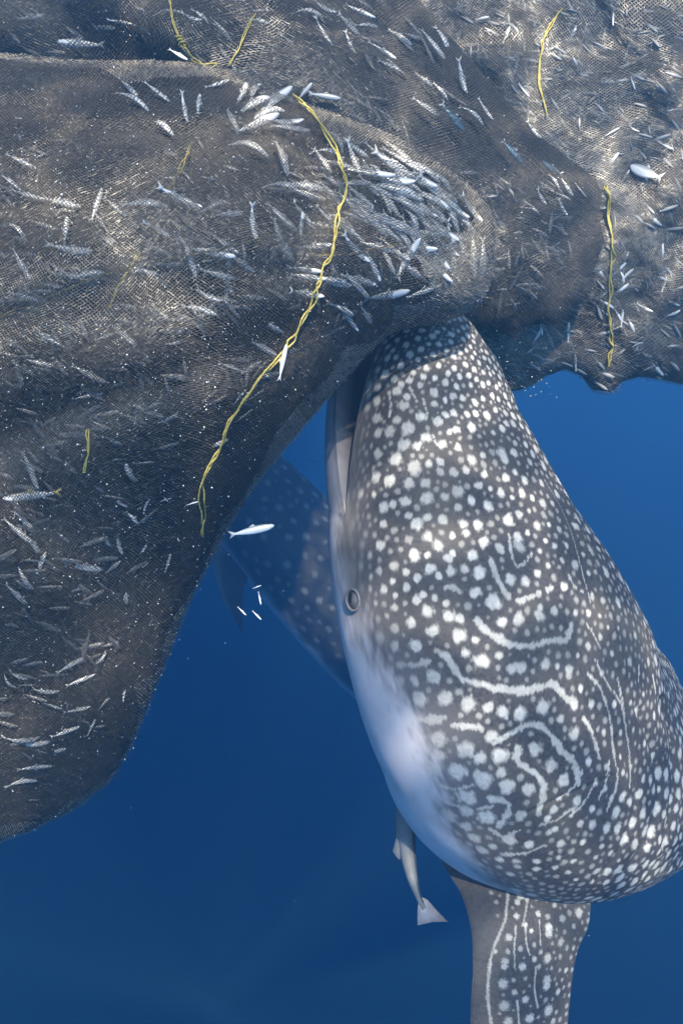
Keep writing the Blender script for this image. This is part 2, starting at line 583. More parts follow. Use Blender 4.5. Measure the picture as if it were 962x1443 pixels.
zone(660, 500, 3.185, [
    150, 440, 24, 160, 465, 20, 205, 440, 20, 85, 275, 18, 150, 330, 15, 110, 350, 11, 15, 470, 20, 70, 540, 17, 165, 550, 20, 210, 525, 16, 40, 585, 17, 145, 620, 20, 235, 620, 18,
    255, 565, 16, 285, 640, 11, 85, 680, 25, 330, 665, 18, 195, 640, 12, 15, 655, 20, 40, 765, 24, 65, 840, 25, 140, 865, 21, 180, 740, 28, 225, 715, 18, 222, 820, 24, 226, 860, 22, 265, 800, 13,
    305, 770, 18, 360, 765, 11, 345, 835, 11, 405, 780, 13, 385, 860, 14, 437, 855, 13, 318, 885, 12, 395, 625, 13, 375, 665, 10, 480, 770, 16, 545, 875, 16, 580, 870, 10, 512, 895, 10, 475, 940, 18,
    420, 920, 12, 355, 945, 13, 310, 980, 18, 50, 980, 30, 185, 1005, 24, 255, 1020, 22, 430, 1040, 15, 535, 980, 12, 570, 975, 10, 615, 975, 16, 645, 945, 11, 505, 700, 15, 270, 700, 11, 115, 1110, 34,
    25, 1070, 24, 320, 1135, 18, 550, 1085, 14, 600, 1100, 15, 668, 1110, 15, 325, 575, 13, 275, 480, 12, 345, 470, 12, 210, 395, 13, 255, 405, 12, 120, 250, 12, 165, 265, 12, 225, 280, 10],
    [[9, 180, 810, 190, 880, 215, 950, 255, 930, 285, 890], [15, 95, 920, 125, 990, 160, 1060, 220, 1100, 290, 1080, 375, 1045], [8, 450, 990, 475, 1040, 510, 1060],
     [2.5, 340, 560, 420, 700, 470, 830, 510, 980, 545, 1110]])
zone(460, 760, 3.436, [
    540, 30, 30, 425, 80, 27, 500, 145, 29, 490, 75, 20, 590, 88, 22, 612, 70, 18, 600, 160, 27, 540, 180, 18, 665, 140, 22, 700, 75, 28, 740, 160, 34, 435, 185, 22, 385, 155, 20, 385, 230, 22, 275, 245, 20,
    325, 130, 24, 255, 155, 20, 215, 180, 15, 435, 290, 22, 465, 268, 20, 520, 285, 20, 490, 350, 32, 575, 310, 20, 590, 370, 30, 645, 380, 25, 720, 260, 26, 815, 305, 36, 325, 330, 18, 410, 405, 28,
    330, 430, 26, 520, 445, 34, 640, 470, 36, 255, 480, 26, 430, 510, 32, 330, 520, 26, 720, 490, 20, 670, 550, 24, 750, 590, 40, 840, 565, 20, 895, 622, 28, 940, 620, 28, 520, 670, 38, 430, 690, 24,
    350, 690, 28, 450, 770, 34, 570, 765, 36, 685, 795, 40, 780, 815, 28, 850, 840, 34, 935, 845, 32, 540, 965, 40, 795, 950, 34, 670, 1020, 42, 745, 1060, 30, 835, 1050, 38, 520, 1110, 40, 635, 1120, 42,
    740, 1150, 32, 845, 1135, 26, 545, 1050, 28, 930, 385, 30, 850, 400, 26, 840, 45, 20, 885, 195, 22, 930, 30, 32, 250, 385, 16, 290, 370, 13, 240, 310, 13, 210, 240, 13, 320, 200, 17, 335, 275, 15, 205, 80, 16,
    260, 30, 24, 165, 130, 14],
    [[18, 570, 235, 610, 232, 650, 262], [22, 720, 370, 760, 430, 820, 475, 890, 505, 965, 515], [23, 540, 540, 600, 590, 640, 660, 720, 695, 830, 725, 965, 735], [22, 610, 900, 670, 903, 750, 918],
     [24, 400, 865, 470, 875, 560, 865], [18, 345, 605, 420, 610, 500, 590], [17, 790, 100, 830, 200, 880, 280, 950, 300]])
zone(680, 800, 3.411, [
    265, 25, 15, 390, 90, 18, 345, 210, 20, 270, 225, 28, 300, 465, 27, 360, 470, 15, 412, 490, 20, 414, 520, 20, 447, 215, 14, 505, 220, 15, 455, 425, 13, 505, 380, 17, 620, 415, 13, 705, 450, 16,
    470, 575, 15, 525, 655, 20, 185, 700, 34, 285, 665, 34, 370, 725, 20, 440, 800, 30, 250, 870, 36, 325, 955, 32, 390, 1020, 30, 120, 1050, 38, 215, 1070, 30, 85, 990, 24, 505, 935, 18, 590, 955, 13,
    580, 790, 14, 630, 655, 14, 575, 510, 14, 660, 790, 10, 660, 910, 10, 705, 650, 10, 720, 785, 10, 775, 845, 12, 820, 710, 12, 770, 610, 9, 795, 450, 12, 848, 470, 12, 730, 325, 13, 650, 175, 13,
    575, 155, 13, 600, 290, 9, 650, 290, 9, 565, 330, 14, 525, 130, 11, 540, 1035, 13, 450, 1125, 20, 590, 1060, 12, 620, 1105, 12, 670, 985, 10, 770, 1015, 14, 845, 1065, 11, 560, 235, 9, 435, 650, 25,
    850, 590, 12, 900, 570, 9, 895, 930, 11, 935, 760, 10],
    [[20, 0, 290, 60, 335, 140, 370, 230, 375, 330, 350, 400, 345, 425, 270], [20, 0, 565, 100, 585, 200, 590, 290, 570, 345, 565, 390, 620, 440, 645],
     [18, 60, 840, 130, 800, 240, 750, 320, 800, 380, 880, 440, 940, 460, 1030], [20, 165, 870, 170, 940, 240, 980, 290, 1040, 290, 1120], [8, 505, 510, 550, 560, 590, 650, 615, 750, 625, 870, 640, 960],
     [7, 540, 440, 600, 560, 660, 650, 690, 800, 705, 920, 705, 1050], [11, 480, 720, 520, 790, 550, 880, 560, 920], [7, 500, 270, 540, 340, 560, 380], [5, 645, 530, 665, 620, 680, 720],
     [6, 750, 470, 745, 540], [6, 815, 520, 830, 600]])
zone(540, 1060, 2.28, [
    240, 60, 28, 320, 90, 28, 270, 145, 28, 330, 210, 25, 440, 205, 19, 545, 185, 13, 527, 215, 12, 620, 155, 15, 670, 185, 10, 630, 230, 11, 548, 245, 11, 532, 255, 10, 400, 280, 21, 465, 297, 15,
    570, 293, 12, 295, 275, 17, 315, 315, 15, 300, 358, 12, 370, 345, 12, 425, 348, 10, 490, 350, 10, 430, 365, 9, 490, 375, 10, 320, 397, 9, 405, 392, 9, 260, 325, 14, 640, 290, 8, 730, 322, 8, 755, 345, 6,
    670, 415, 6, 210, 205, 22, 265, 190, 20, 265, 240, 18, 220, 290, 16, 350, 300, 10, 610, 350, 8, 560, 340, 8, 590, 385, 7, 680, 340, 7, 620, 410, 6, 240, 365, 9, 370, 370, 8, 550, 370, 7, 700, 300, 8],
    [[11, 470, 60, 500, 80, 515, 110, 495, 200], [12, 340, 150, 395, 160, 400, 190, 370, 240], [7, 380, 330, 450, 325, 520, 300], [7, 180, 108, 230, 118, 285, 108], [7, 345, 250, 385, 270, 440, 252], [6, 560, 150, 605, 118, 640, 60], [6, 600, 205, 650, 152, 682, 85],
     [7, 300, 182, 350, 176], [6, 500, 235, 560, 215, 610, 180], [6, 200, 160, 240, 175], [5, 690, 150, 715, 90, 722, 30], [5, 715, 190, 745, 120, 752, 50]])
N_BODY = (len(SPOTS), len(STRIPES))
zone(540, 1060, 2.28, [
    440, 462, 9, 430, 480, 8, 428, 525, 8, 403, 595, 10, 390, 672, 10, 387, 690, 9, 383, 745, 13, 388, 815, 13, 402, 865, 11, 530, 565, 11, 530, 582, 10, 528, 662, 11, 525, 732, 11, 525, 750, 10, 530, 830, 12,
    447, 690, 10, 485, 665, 7, 455, 795, 9, 470, 855, 11, 420, 770, 8, 497, 520, 7, 575, 535, 9, 628, 515, 11, 570, 610, 9, 585, 700, 6, 560, 770, 7, 545, 865, 7, 455, 555, 6, 475, 575, 6, 500, 690, 6,
    610, 630, 5, 440, 630, 7, 490, 435, 7, 460, 475, 5, 490, 470, 5, 550, 490, 7, 360, 640, 6, 610, 560, 6, 520, 890, 9, 440, 910, 9, 380, 920, 10],
    [[6, 400, 455, 395, 500, 390, 540, 370, 590, 350, 640, 340, 700, 335, 790, 345, 870], [4, 455, 560, 460, 620, 470, 650], [4, 490, 690, 485, 760, 495, 820], [3.5, 425, 560, 420, 640, 422, 700],
     [4, 430, 800, 435, 880], [3, 500, 540, 505, 620], [4, 465, 460, 455, 520, 445, 560]])


def shark_frames(st, n):
    """st rows: px, py, depth, half width, dorsal height, ventral height, D (3, camera frame)"""
    a = np.asarray(st, float)
    cen = P(a[:, 0], a[:, 1], a[:, 2])
    raw = np.concatenate([cen, a[:, 3:]], 1)
    p = np.vstack([2 * raw[0] - raw[1], raw, 2 * raw[-1] - raw[-2]])
    out = []
    for i in range(1, len(p) - 2):
        t = np.linspace(0, 1, 60, endpoint=False)[:, None]
        A, B, Cc, D = p[i - 1], p[i], p[i + 1], p[i + 2]
        out.append(0.5 * (2 * B + (Cc - A) * t + (2 * A - 5 * B + 4 * Cc - D) * t ** 2 + (3 * B - A - 3 * Cc + D) * t ** 3))
    out.append(p[-2][None])
    q = np.vstack(out)
    L = np.concatenate([[0], np.cumsum(np.linalg.norm(np.diff(q[:, :3], axis=0), axis=1))])
    ker = np.ones(25) / 25
    qs = q.copy()
    for k in range(3):                    # ease the bends of the spine
        pad = np.pad(q[:, k], 12, mode='reflect', reflect_type='odd')
        qs[:, k] = np.convolve(pad, ker, mode='valid')
    return qs, L


def build_shark(name, st, n_ring, n_ang, corner, jaw_drop, vis_len, belly_off):
    q, L = shark_frames(st, 0)
    total = L[-1]

    def at(s):
        return np.stack([np.interp(s, L, q[:, k]) for k in range(q.shape[1])], -1)
    # angle 0 = shark's left side, 90 = back, 180 = right, 270 = belly
    th = np.linspace(0, 2 * math.pi, n_ang, endpoint=False)
    # finer columns on the flank and back, coarser under the belly
    den = 1.0 / np.where((np.degrees(th) < 165) | (np.degrees(th) > 315), 1.0, 2.6)
    cum = np.concatenate([[0], np.cumsum(den)]) / den.sum()
    th = np.interp(np.linspace(0, 1, n_ang, endpoint=False), cum, np.linspace(0, 2 * math.pi, n_ang + 1))
    tl, tr = math.radians(-5), math.radians(185)
    dl = np.abs((th - tl + math.pi) % (2 * math.pi) - math.pi)
    dr = np.abs((th - tr + math.pi) % (2 * math.pi) - math.pi)
    lip = corner * (np.exp(-(dl / 0.13) ** 1.05) + np.exp(-(dr / 0.13) ** 1.05))
    ventral = np.sin(th) < math.sin(tl)
    lip = lip + np.where(ventral, 0.03, 0.0)
    nv = int(n_ring * 0.78)
    t = np.concatenate([np.linspace(0, vis_len / total, nv, endpoint=False), np.linspace(vis_len / total, 1, n_ring - nv)])
    S = lip[None, :] + (total - lip[None, :]) * t[:, None]
    # cavity: rings that turn in over the lip and run back into the throat
    n_in = 10
    k = np.linspace(0, 1, n_in + 1)[1:]
    S_in = lip[None, :] + (0.015 + 0.5 * k[:, None] ** 1.5) * 1.0
    scl = np.concatenate([np.ones(len(t)), 1 - 0.08 - 0.62 * k ** 0.8])
    order = np.concatenate([S_in[::-1], S])
    sc = np.concatenate([scl[len(t):][::-1], scl[:len(t)]])
    f = at(order)
    cen = f[..., :3]
    e = 0.02
    T = nrm(at(np.clip(order + e, 0, total))[..., :3] - at(np.clip(order - e, 0, total))[..., :3])
    D = cdir(f[..., 6:9])
    D = nrm(D - (D * T).sum(-1, keepdims=True) * T)
    Sd = np.cross(T, D)
    c, s_ = np.cos(th), np.sin(th)
    pe = 0.86
    ca = np.sign(c) * np.abs(c) ** pe
    sa = np.sign(s_) * np.abs(s_) ** pe
    hgt = np.where(s_[None, :] > 0, f[..., 4], f[..., 5])
    lat = f[..., 3] * ca[None, :]
    ver = hgt * sa[None, :]
    # ridges along the back and flanks of the trunk
    trunk = smooth(1.3, 2.2, order)
    for ra in (55, 35, 15, 125, 145, 165, 90):
        ver = ver + trunk * 0.012 * np.exp(-((np.degrees(th)[None, :] - ra) / 4.0) ** 2)
    jaw = np.where(ventral[None, :], np.clip(1 - order / (corner * 0.97), 0, 1), 0.0)
    ver = ver - jaw_drop * jaw ** 0.8
    pts = cen + sc[:, None, None] * (Sd * lat[..., None] + D * ver[..., None])
    nr = len(order)
    idx = np.arange(nr * n_ang).reshape(nr, n_ang)
    a = idx[:-1]
    b = idx[1:]
    quads = np.stack([a, np.roll(a, -1, 1), np.roll(b, -1, 1), b], -1).reshape(-1, 4)
    V = pts.reshape(-1, 3)
    caps = []
    for ring, flip in ((idx[0], True), (idx[-1], False)):
        V = np.vstack([V, V[ring].mean(0)])
        cc = np.full(n_ang, len(V) - 1)
        tri = np.stack([ring, np.roll(ring, -1), cc], 1)
        caps.append(tri if flip else tri[:, ::-1])
    tht = np.degrees(np.broadcast_to(th[None, :], order.shape))
    deg = ((tht + 180) % 360 - 180).ravel()
    sv = order.ravel()
    inner = np.repeat(np.arange(nr) < n_in, n_ang)
    quads = quads[:, ::-1]
    caps = [c_[:, ::-1] for c_ in caps]
    info = dict(th=np.append(deg, [90, 90]), s=np.append(sv, [0.5, total]), inner=np.append(inner, [True, False]), total=total)
    return V, [quads] + caps, info


def paint_spots(V, N, spots, stripes, mm, fill=None, info=None, skip=True, step=2.2, grow=0.95):
    """spot mask per vertex from spot centres and stripe lines laid on the surface"""
    px, py, z = project(V)
    view = -nrm(V)
    ndv = (N * view).sum(1)
    cand = np.where((ndv > 0.05) & (px > -60) & (px < 1100) & (py > 380) & (py < 1600))[0]
    kd2 = KDTree(len(cand))
    for i, j in enumerate(cand):
        kd2.insert((px[j], py[j], 0), i)
    kd2.balance()
    kd3 = KDTree(len(V))
    for i, p in enumerate(V):
        kd3.insert(p, i)
    kd3.balance()
    mask = np.zeros(len(V))
    rnd = np.random.default_rng(5)
    if info is not None:
        jit = 1.5 * vnoise(info['s'] * 75, info['th'] * 0.62, 50) + 1.1 * vnoise(info['s'] * 190, info['th'] * 1.6, 51)
    else:
        jit = 0.3 * rnd.normal(0, 1, len(V))
    near = np.full(len(V), 9.0)

    def stamp(c, r, val=1.0, rough=1.25):
        for co, i, dist in kd3.find_range(c, r * 1.5):
            v = (dist / r) * (1 + 0.08 * rough * jit[i]) + 0.07 * rough * jit[i]
            m = val * (1 - min(max((v - 0.68) / 0.5, 0), 1))
            if m > mask[i]:
                mask[i] = m
        return

    centers = []

    def locate(x, y):
        co, i, dist = kd2.find((x, y, 0))
        j = cand[i]
        return j, dist
    for x, y, r in spots:
        j, dist = locate(x, y)
        if dist > 12:
            continue
        f = 1.0 / max(ndv[j], 0.25) ** 0.5
        R = r * mm * z[j] / F * f * grow
        stamp(V[j], R, float(0.68 + 0.32 * rnd.random()))
        centers.append((V[j], R))
    for pts, w in stripes:
        c = curve_pts(pts, max(6, int(sum(math.dist(pts[i], pts[i + 1]) for i in range(len(pts) - 1)) / step)))
        for i, (x, y) in enumerate(c):
            j, dist = locate(x, y)
            if dist > 12:
                continue
            f = 1.0 / max(ndv[j], 0.3) ** 0.5
            R = w * mm * z[j] / F * f * 0.74 * (0.95 + 0.3 * vnoise(i / 5.0, x / 50, 9))
            stamp(V[j], R, 0.70 + 0.16 * float(vnoise(i / 8.0, y / 40, 19)), 2.4)
            centers.append((V[j], R))
    if fill is not None:
        # smaller spots between, and the whole pattern on the sides the photograph does not show
        kdc = KDTree(len(centers) + 6000)
        big = list(centers)
        gs = 0.1 if skip else 0.3
        cell = {}

        def put(p, r):
            cell.setdefault(tuple((np.asarray(p) / gs).astype(int)), []).append((np.asarray(p), r))

        for p, r in big:
            put(p, r)

        def free(p, r, gap):
            kx, ky, kz = (np.asarray(p) / gs).astype(int)
            for i in (-1, 0, 1):
                for j in (-1, 0, 1):
                    for k in (-1, 0, 1):
                        for q, rq in cell.get((kx + i, ky + j, kz + k), ()):
                            if np.linalg.norm(q - p) < r + rq + gap:
                                return False
            return True
        for tries, rr, gg, val in fill:
            ids = rnd.integers(0, len(V), tries)
            for j in ids:
                s, t = info['s'][j], info['th'][j]
                if info['inner'][j] or t < -25 and t > -155:
                    continue
                # where the photograph shows the pattern only the faint small spots are added
                if skip and val > 0.45 and ndv[j] > 0.22 and px[j] < 955 and py[j] > 585 and not (px[j] > 700 and py[j] < 660) and not (px[j] > 830 and py[j] > 1080):
                    continue
                k = 1.0 if not skip else 0.52 + 0.48 * min(1, max(0, (s - 0.15) / 0.5))
                r = rr * k * (0.8 + 0.4 * rnd.random())
                if free(V[j], r, gg * k):
                    put(V[j], r)
                    stamp(V[j], r, val)
    return mask


def vert_normals(me):
    n = np.empty(len(me.vertices) * 3, dtype=np.float32)
    me.vertices.foreach_get("normal", n)
    return n.reshape(-1, 3)


DH = (0.64, 0.05, -0.77)
ST1 = [
    (636, 470, 3.02, 0.155, 0.115, 0.11, *DH),
    (626, 488, 3.00, 0.225, 0.17, 0.155, *DH),
    (612, 536, 2.98, 0.295, 0.235, 0.26, *DH),
    (608, 592, 2.97, 0.335, 0.262, 0.295, *DH),
    (620, 670, 2.96, 0.40, 0.305, 0.325, *DH),
    (642, 768, 2.96, 0.475, 0.355, 0.35, *DH),
    (680, 870, 2.98, 0.535, 0.40, 0.39, *DH),
    (722, 960, 3.06, 0.575, 0.42, 0.46, 0.62, 0.12, -0.78),
    (768, 1030, 3.22, 0.59, 0.43, 0.58, 0.56, 0.22, -0.80),
    (836, 1058, 3.60, 0.55, 0.41, 0.53, 0.45, 0.36, -0.82),
    (910, 1084, 4.25, 0.445, 0.36, 0.42, 0.35, 0.52, -0.78),
    (975, 1090, 5.0, 0.39, 0.34, 0.36, 0.25, 0.66, -0.70),
    (1040, 1088, 5.8, 0.36, 0.36, 0.32, 0.2, 0.75, -0.62),
    (1100, 1080, 6.7, 0.24, 0.25, 0.22, 0.1, 0.8, -0.6),
    (1150, 1072, 7.5, 0.11, 0.13, 0.11, 0.1, 0.8, -0.6),
    (1175, 1068, 7.9, 0.05, 0.07, 0.06, 0.1, 0.8, -0.6),
]
shark = empty("whale_shark", tuple(P(700, 900, 3.0)), "huge spotted whale shark, head up, sucking at the underside of the net", "whale shark")
OFF = np.array(shark.location)
V, Fc, info = build_shark("body", ST1, 820, 560, 0.60, 0.115, 2.5, 0)
me = mesh_np("body", V, Fc)
N = vert_normals(me)
gx, gy, gz = project(V)
gv = np.where((N * -nrm(V)).sum(1) > 0.05)[0]
groove = np.zeros(len(V))
for pts, wd, amp in (([(900, 1000), (922, 1060), (930, 1120), (915, 1180), (886, 1226)], 5.0, 0.016), ([(934, 985), (948, 1050), (949, 1120), (937, 1195)], 5.0, 0.014),
                     ([(868, 1040), (890, 1095), (892, 1150), (868, 1205), (838, 1240)], 4.0, 0.008), ([(742, 1146), (800, 1120), (864, 1094)], 2.5, 0.006),
                     ([(770, 640), (805, 720), (835, 800), (862, 880), (880, 950)], 4.0, -0.007)):
    c_ = curve_pts(pts, 60)
    dd = np.full(len(gv), 1e9)
    for x_, y_ in c_:
        dd = np.minimum(dd, (gx[gv] - x_) ** 2 + (gy[gv] - y_) ** 2)
    groove[gv] += amp * np.exp(-dd / wd ** 2)
V = V - N * groove[:, None]
me.vertices.foreach_set("co", V.astype(np.float32).ravel())
me.update()
N = vert_normals(me)
BODY_V, BODY_N = V.copy(), N.copy()
mask = paint_spots(V, N, SPOTS[:N_BODY[0]], STRIPES[:N_BODY[1]], 1.0,
                   fill=[(20000, 0.0195, 0.013, 0.88), (40000, 0.0105, 0.010, 0.44), (30000, 0.0075, 0.009, 0.36)], info=info)
th, sv = info['th'], info['s']
nz = vnoise(sv * 6, th / 12, 12) * 6 + vnoise(sv * 22, th / 4, 13) * 4 + vnoise(sv * 60, th / 1.6, 15) * 2.5
line = np.interp(sv, [0, .5, .75, .87, 1.0, 1.15, 1.3, 1.5, 1.8, 2.2, 7], [-14, -13, -10, -5, 8, 13, 10, -3, -12, -16, -20])
tt = np.where(th > 90, 180 - th, np.where(th < -90, -180 - th, th))
belly = 1 - smooth(-7, 9, tt - line + nz)
mouth = np.where(info['inner'], 1.0, 0.0)
jawz = (sv < 0.60) & (tt < -5)
grey = smooth(34, 2, tt - line) * 0.55
grey = np.maximum(grey, np.where(jawz, 0.9, 0))
belly = np.where(jawz, belly * 0.75, belly)
mask = mask * (1 - 0.9 * belly) * np.where(info['inner'], 0, 1) * (1 - 0.5 * smooth(28, 6, tt - line) * smooth(1.25, 0.9, sv))
mask = np.where(jawz, 0, mask)
for k, v in (("spot", mask), ("belly", belly), ("mouth", mouth), ("grey", grey)):
    fattr(me, k, v)
me.vertices.foreach_set("co", (V - OFF).astype(np.float32).ravel())
me.update()
body = add_obj("body", me, M['skin'], shark)


def surf_at(px, py, V, N):
    x, y, z = project(V)
    ok = ((N * -nrm(V)).sum(1) > 0.02)
    d = (x - px) ** 2 + (y - py) ** 2 + np.where(ok, 0, 1e9)
    j = int(np.argmin(d))
    return V[j], N[j]


def eye_parts(px, py, r, parent, off):
    p, n = surf_at(px, py, BODY_V, BODY_N)
    n = nrm(n + 0.25 * -nrm(p))
    up = UP - (UP @ n) * n
    up = nrm(up)
    sd = np.cross(up, n)

    def dome(name, rad, h0, h1, mat, par, sx=1.0, cx=0.0, cy=0.0):
        vs, fs = [], []
        m, nr = 28, 6
        for i in range(nr + 1):
            t = i / nr
            rr = rad * t
            hh = h0 + (h1 - h0) * (1 - t * t)
            for k in range(m):
                a = 2 * math.pi * k / m
                vs.append(p - off + sd * (cx + rr * sx * math.cos(a)) + up * (cy + rr * math.sin(a)) + n * hh)
        for i in range(nr):
            for k in range(m):
                fs.append((i * m + k, (i + 1) * m + k, (i + 1) * m + (k + 1) % m, i * m + (k + 1) % m))
        return add_obj(name, mesh_np(name, np.array(vs), np.array(fs)), mat, par)
    # raised lid ring
    vs, fs = [], []
    m, q = 32, 8
    for k in range(m):
        a = 2 * math.pi * k / m
        for j in range(q):
            b = 2 * math.pi * j / q
            rr = r * (1.0 + 0.14 * math.cos(b))
            vs.append(p - off + sd * rr * 0.82 * math.cos(a) + up * rr * math.sin(a) + n * (0.004 + r * 0.16 * math.sin(b)))
    for k in range(m):
        for j in range(q):
            fs.append((k * q + j, ((k + 1) % m) * q + j, ((k + 1) % m) * q + (j + 1) % q, k * q + (j + 1) % q))
    eye = add_obj("eye", mesh_np("eye", np.array(vs), np.array(fs)), M['eyelid'], parent, label="small eye with a pale ring round it")
    dome("iris", r * 0.95, -0.004, 0.010, M['iris'], eye, 0.82)
    dome("pupil", r * 0.5, 0.006, 0.0125, M['pupil'], eye, 0.62, -r * 0.18, r * 0.12)


eye_parts(499, 845, 0.034, shark, OFF)


def fin_mesh(lead, trail, n_u, n_v, thick, dl, dt, camber=0.04):
    """paddle between a leading and a trailing edge given as (px, py, depth) rows, with a thin foil section"""
    A = curve_pts(np.asarray(lead, float), n_u)
    B = curve_pts(np.asarray(trail, float), n_u)
    A, B = P(A[:, 0], A[:, 1], A[:, 2]), P(B[:, 0], B[:, 1], B[:, 2])
    v = np.linspace(0, 1, n_v)
    g = A[:, None] * (1 - v)[None, :, None] + B[:, None] * v[None, :, None]
    nn = nrm(np.cross(B - A, np.gradient(A, axis=0)))
    sgn = np.sign((nn * A).sum(1).mean())
    nn = -nn * sgn
    prof = np.sqrt(np.maximum(v, 0)) * (1 - v) * 2.6 / 1.0
    tip = np.linspace(1, 0.15, n_u) ** 0.8
    off = prof[None, :, None] * thick * tip[:, None, None] * nn[:, None]
    cam_ = (np.sin(v * math.pi) * camber)[None, :, None] * nn[:, None]
    top = g + off + cam_
    bot = g - off + cam_
    V = np.concatenate([top.reshape(-1, 3), bot.reshape(-1, 3)])
    idx = np.arange(n_u * n_v).reshape(n_u, n_v)
    f = np.stack([idx[:-1, :-1], idx[1:, :-1], idx[1:, 1:], idx[:-1, 1:]], -1).reshape(-1, 4)
    f2 = f[:, ::-1] + n_u * n_v
    m = n_u * n_v
    rim = []
    for arr in (idx[:, 0], idx[-1, :]):
        rim.append(np.stack([arr[:-1], arr[1:], arr[1:] + m, arr[:-1] + m], 1))
    for arr in (idx[:, -1], idx[0, :]):
        rim.append(np.stack([arr[1:], arr[:-1], arr[:-1] + m, arr[1:] + m], 1))
    edge = np.tile(v, n_u)
    return V, [np.concatenate([f, f2] + rim)], np.concatenate([edge, edge])


def add_fin(name, lead, trail, n_u, n_v, thick, spots, stripes, parent, off, label, grey_lead=0.5, camber=0.04):
    V, Fq, v = fin_mesh(lead, trail, n_u, n_v, thick, 0, 0, camber)
    me = mesh_np(name, V, Fq)
    N = vert_normals(me)
    if np.dot(N[len(V) // 4], -V[len(V) // 4]) < 0:
        me.flip_normals()
        N = -N
    m = paint_spots(V, N, spots, stripes, 1.0, step=1.2, grow=1.15, skip=False, fill=[(2500, 0.0085, 0.010, 0.55), (3000, 0.006, 0.008, 0.4)],
                    info=dict(s=np.full(len(V), 2.0) + np.arange(len(V)) * 0.0007, th=np.full(len(V), 45.0) + np.arange(len(V)) % 97, inner=v < 0.2)) if spots is not None else np.zeros(len(V))
    fattr(me, "spot", m * 0.85)
    fattr(me, "belly", np.zeros(len(V)))
    fattr(me, "mouth", np.zeros(len(V)))
    fattr(me, "grey", grey_lead * smooth(0.28, 0.12, v) * 0.6)
    me.vertices.foreach_set("co", (V - off).astype(np.float32).ravel())
    me.update()
    return add_obj(name, me, M['skin'], parent, label=label)


add_fin("pectoral_fin",
        [(606, 1186, 3.20), (630, 1228, 3.10), (651, 1264, 2.99), (663, 1308, 2.91), (666, 1360, 2.88), (663, 1443, 2.90), (672, 1540, 2.95), (700, 1640, 3.02), (740, 1720, 3.1)],
        [(850, 1180, 3.12), (842, 1225, 3.06), (833, 1262, 3.02), (828, 1305, 3.0), (810, 1352, 2.98), (799, 1443, 2.98), (792, 1540, 3.0), (780, 1640, 3.05), (752, 1720, 3.1)],
        430, 170, 0.022, SPOTS[N_BODY[0]:], STRIPES[N_BODY[1]:], shark, OFF, "broad spotted side fin hanging straight down", 0.1)


def on_body(th_, s_, out=0.0, back=0.0):
    """photograph-frame coordinates of a point on the shark's skin (angle, distance from the snout), moved out and tailwards"""
    dth = np.abs((info['th'] - th_ + 180) % 360 - 180)
    j = int(np.argmin(dth / 30 + np.abs(info['s'] - s_) + info['inner'] * 9))
    j2 = int(np.argmin(dth / 30 + np.abs(info['s'] - s_ - 0.15) + info['inner'] * 9))
    p = BODY_V[j] + BODY_N[j] * out + nrm(BODY_V[j2] - BODY_V[j]) * back
    x_, y_, z_ = project(p[None])
    return (float(x_[0]), float(y_[0]), float(z_[0]))


add_fin("pectoral_fin", [on_body(188, 1.55, -0.1), on_body(188, 1.55, 0.35, 0.1), on_body(188, 1.55, 0.6, 0.3), on_body(188, 1.55, 0.82, 0.55)],
        [on_body(188, 1.95, -0.1), on_body(188, 1.95, 0.3, 0.05), on_body(188, 1.95, 0.5, 0.15), on_body(188, 1.95, 0.8, 0.22)], 120, 60, 0.02, [], [], shark, OFF, None, 0.1)
add_fin("dorsal_fin", [on_body(90, 3.5, -0.05), on_body(90, 3.5, 0.18, 0.22), on_body(90, 3.5, 0.42, 0.50)], [on_body(90, 4.05, -0.05), on_body(90, 4.05, 0.15, 0.0), on_body(90, 4.05, 0.40, 0.06)],
        100, 60, 0.03, [], [], shark, OFF, None, 0.1)
add_fin("tail_fin", [(1160, 1072, 7.6), (1200, 1000, 8.1), (1225, 910, 8.5)], [(1178, 1068, 7.95), (1212, 1010, 8.3), (1229, 912, 8.6)], 60, 30, 0.02, [], [], shark, OFF, None, 0.1)

# ------------------------------------------------------------------ second whale shark, farther off in the blue
D2 = (0.5, 0.42, -0.76)
ST2 = [(255, 566, 6.5, 0.14, 0.09, 0.10, *D2), (268, 585, 6.5, 0.24, 0.15, 0.16, *D2), (295, 622, 6.5, 0.33, 0.22, 0.22, *D2), (335, 675, 6.5, 0.39, 0.28, 0.27, *D2),
       (388, 740, 6.5, 0.44, 0.34, 0.33, *D2), (455, 818, 6.6, 0.46, 0.38, 0.37, *D2), (545, 920, 6.8, 0.45, 0.38, 0.36, *D2), (645, 1020, 7.2, 0.38, 0.34, 0.30, *D2),
       (760, 1115, 7.8, 0.24, 0.24, 0.20, *D2), (850, 1180, 8.4, 0.11, 0.12, 0.10, *D2), (890, 1205, 8.7, 0.05, 0.06, 0.05, *D2)]
ST2 = [(a, b, c * 2.4, d * 2.4, e * 2.4, f * 2.4, *g) for a, b, c, d, e, f, *g in ST2]
shark2 = empty("whale_shark", tuple(P(430, 800, 15.7)), "dim second whale shark in the blue water beyond, half hidden by the net", "whale shark")
OFF2 = np.array(shark2.location)
V2, F2, info2 = build_shark("body", ST2, 260, 200, 1.2, 0.23, 8.5, 0)
me2 = mesh_np("body", V2, F2)
N2 = vert_normals(me2)
m2 = paint_spots(V2, N2, [], [], 1.0, fill=[(3000, 0.06, 0.14, 0.4), (2000, 0.04, 0.10, 0.3)], info=info2, skip=False)
th2, sv2 = info2['th'], info2['s']
tt2 = np.where(th2 > 90, 180 - th2, np.where(th2 < -90, -180 - th2, th2))
b2 = 1 - smooth(-8, 10, tt2 + 8 + vnoise(sv2 * 6, th2 / 12, 14) * 5)
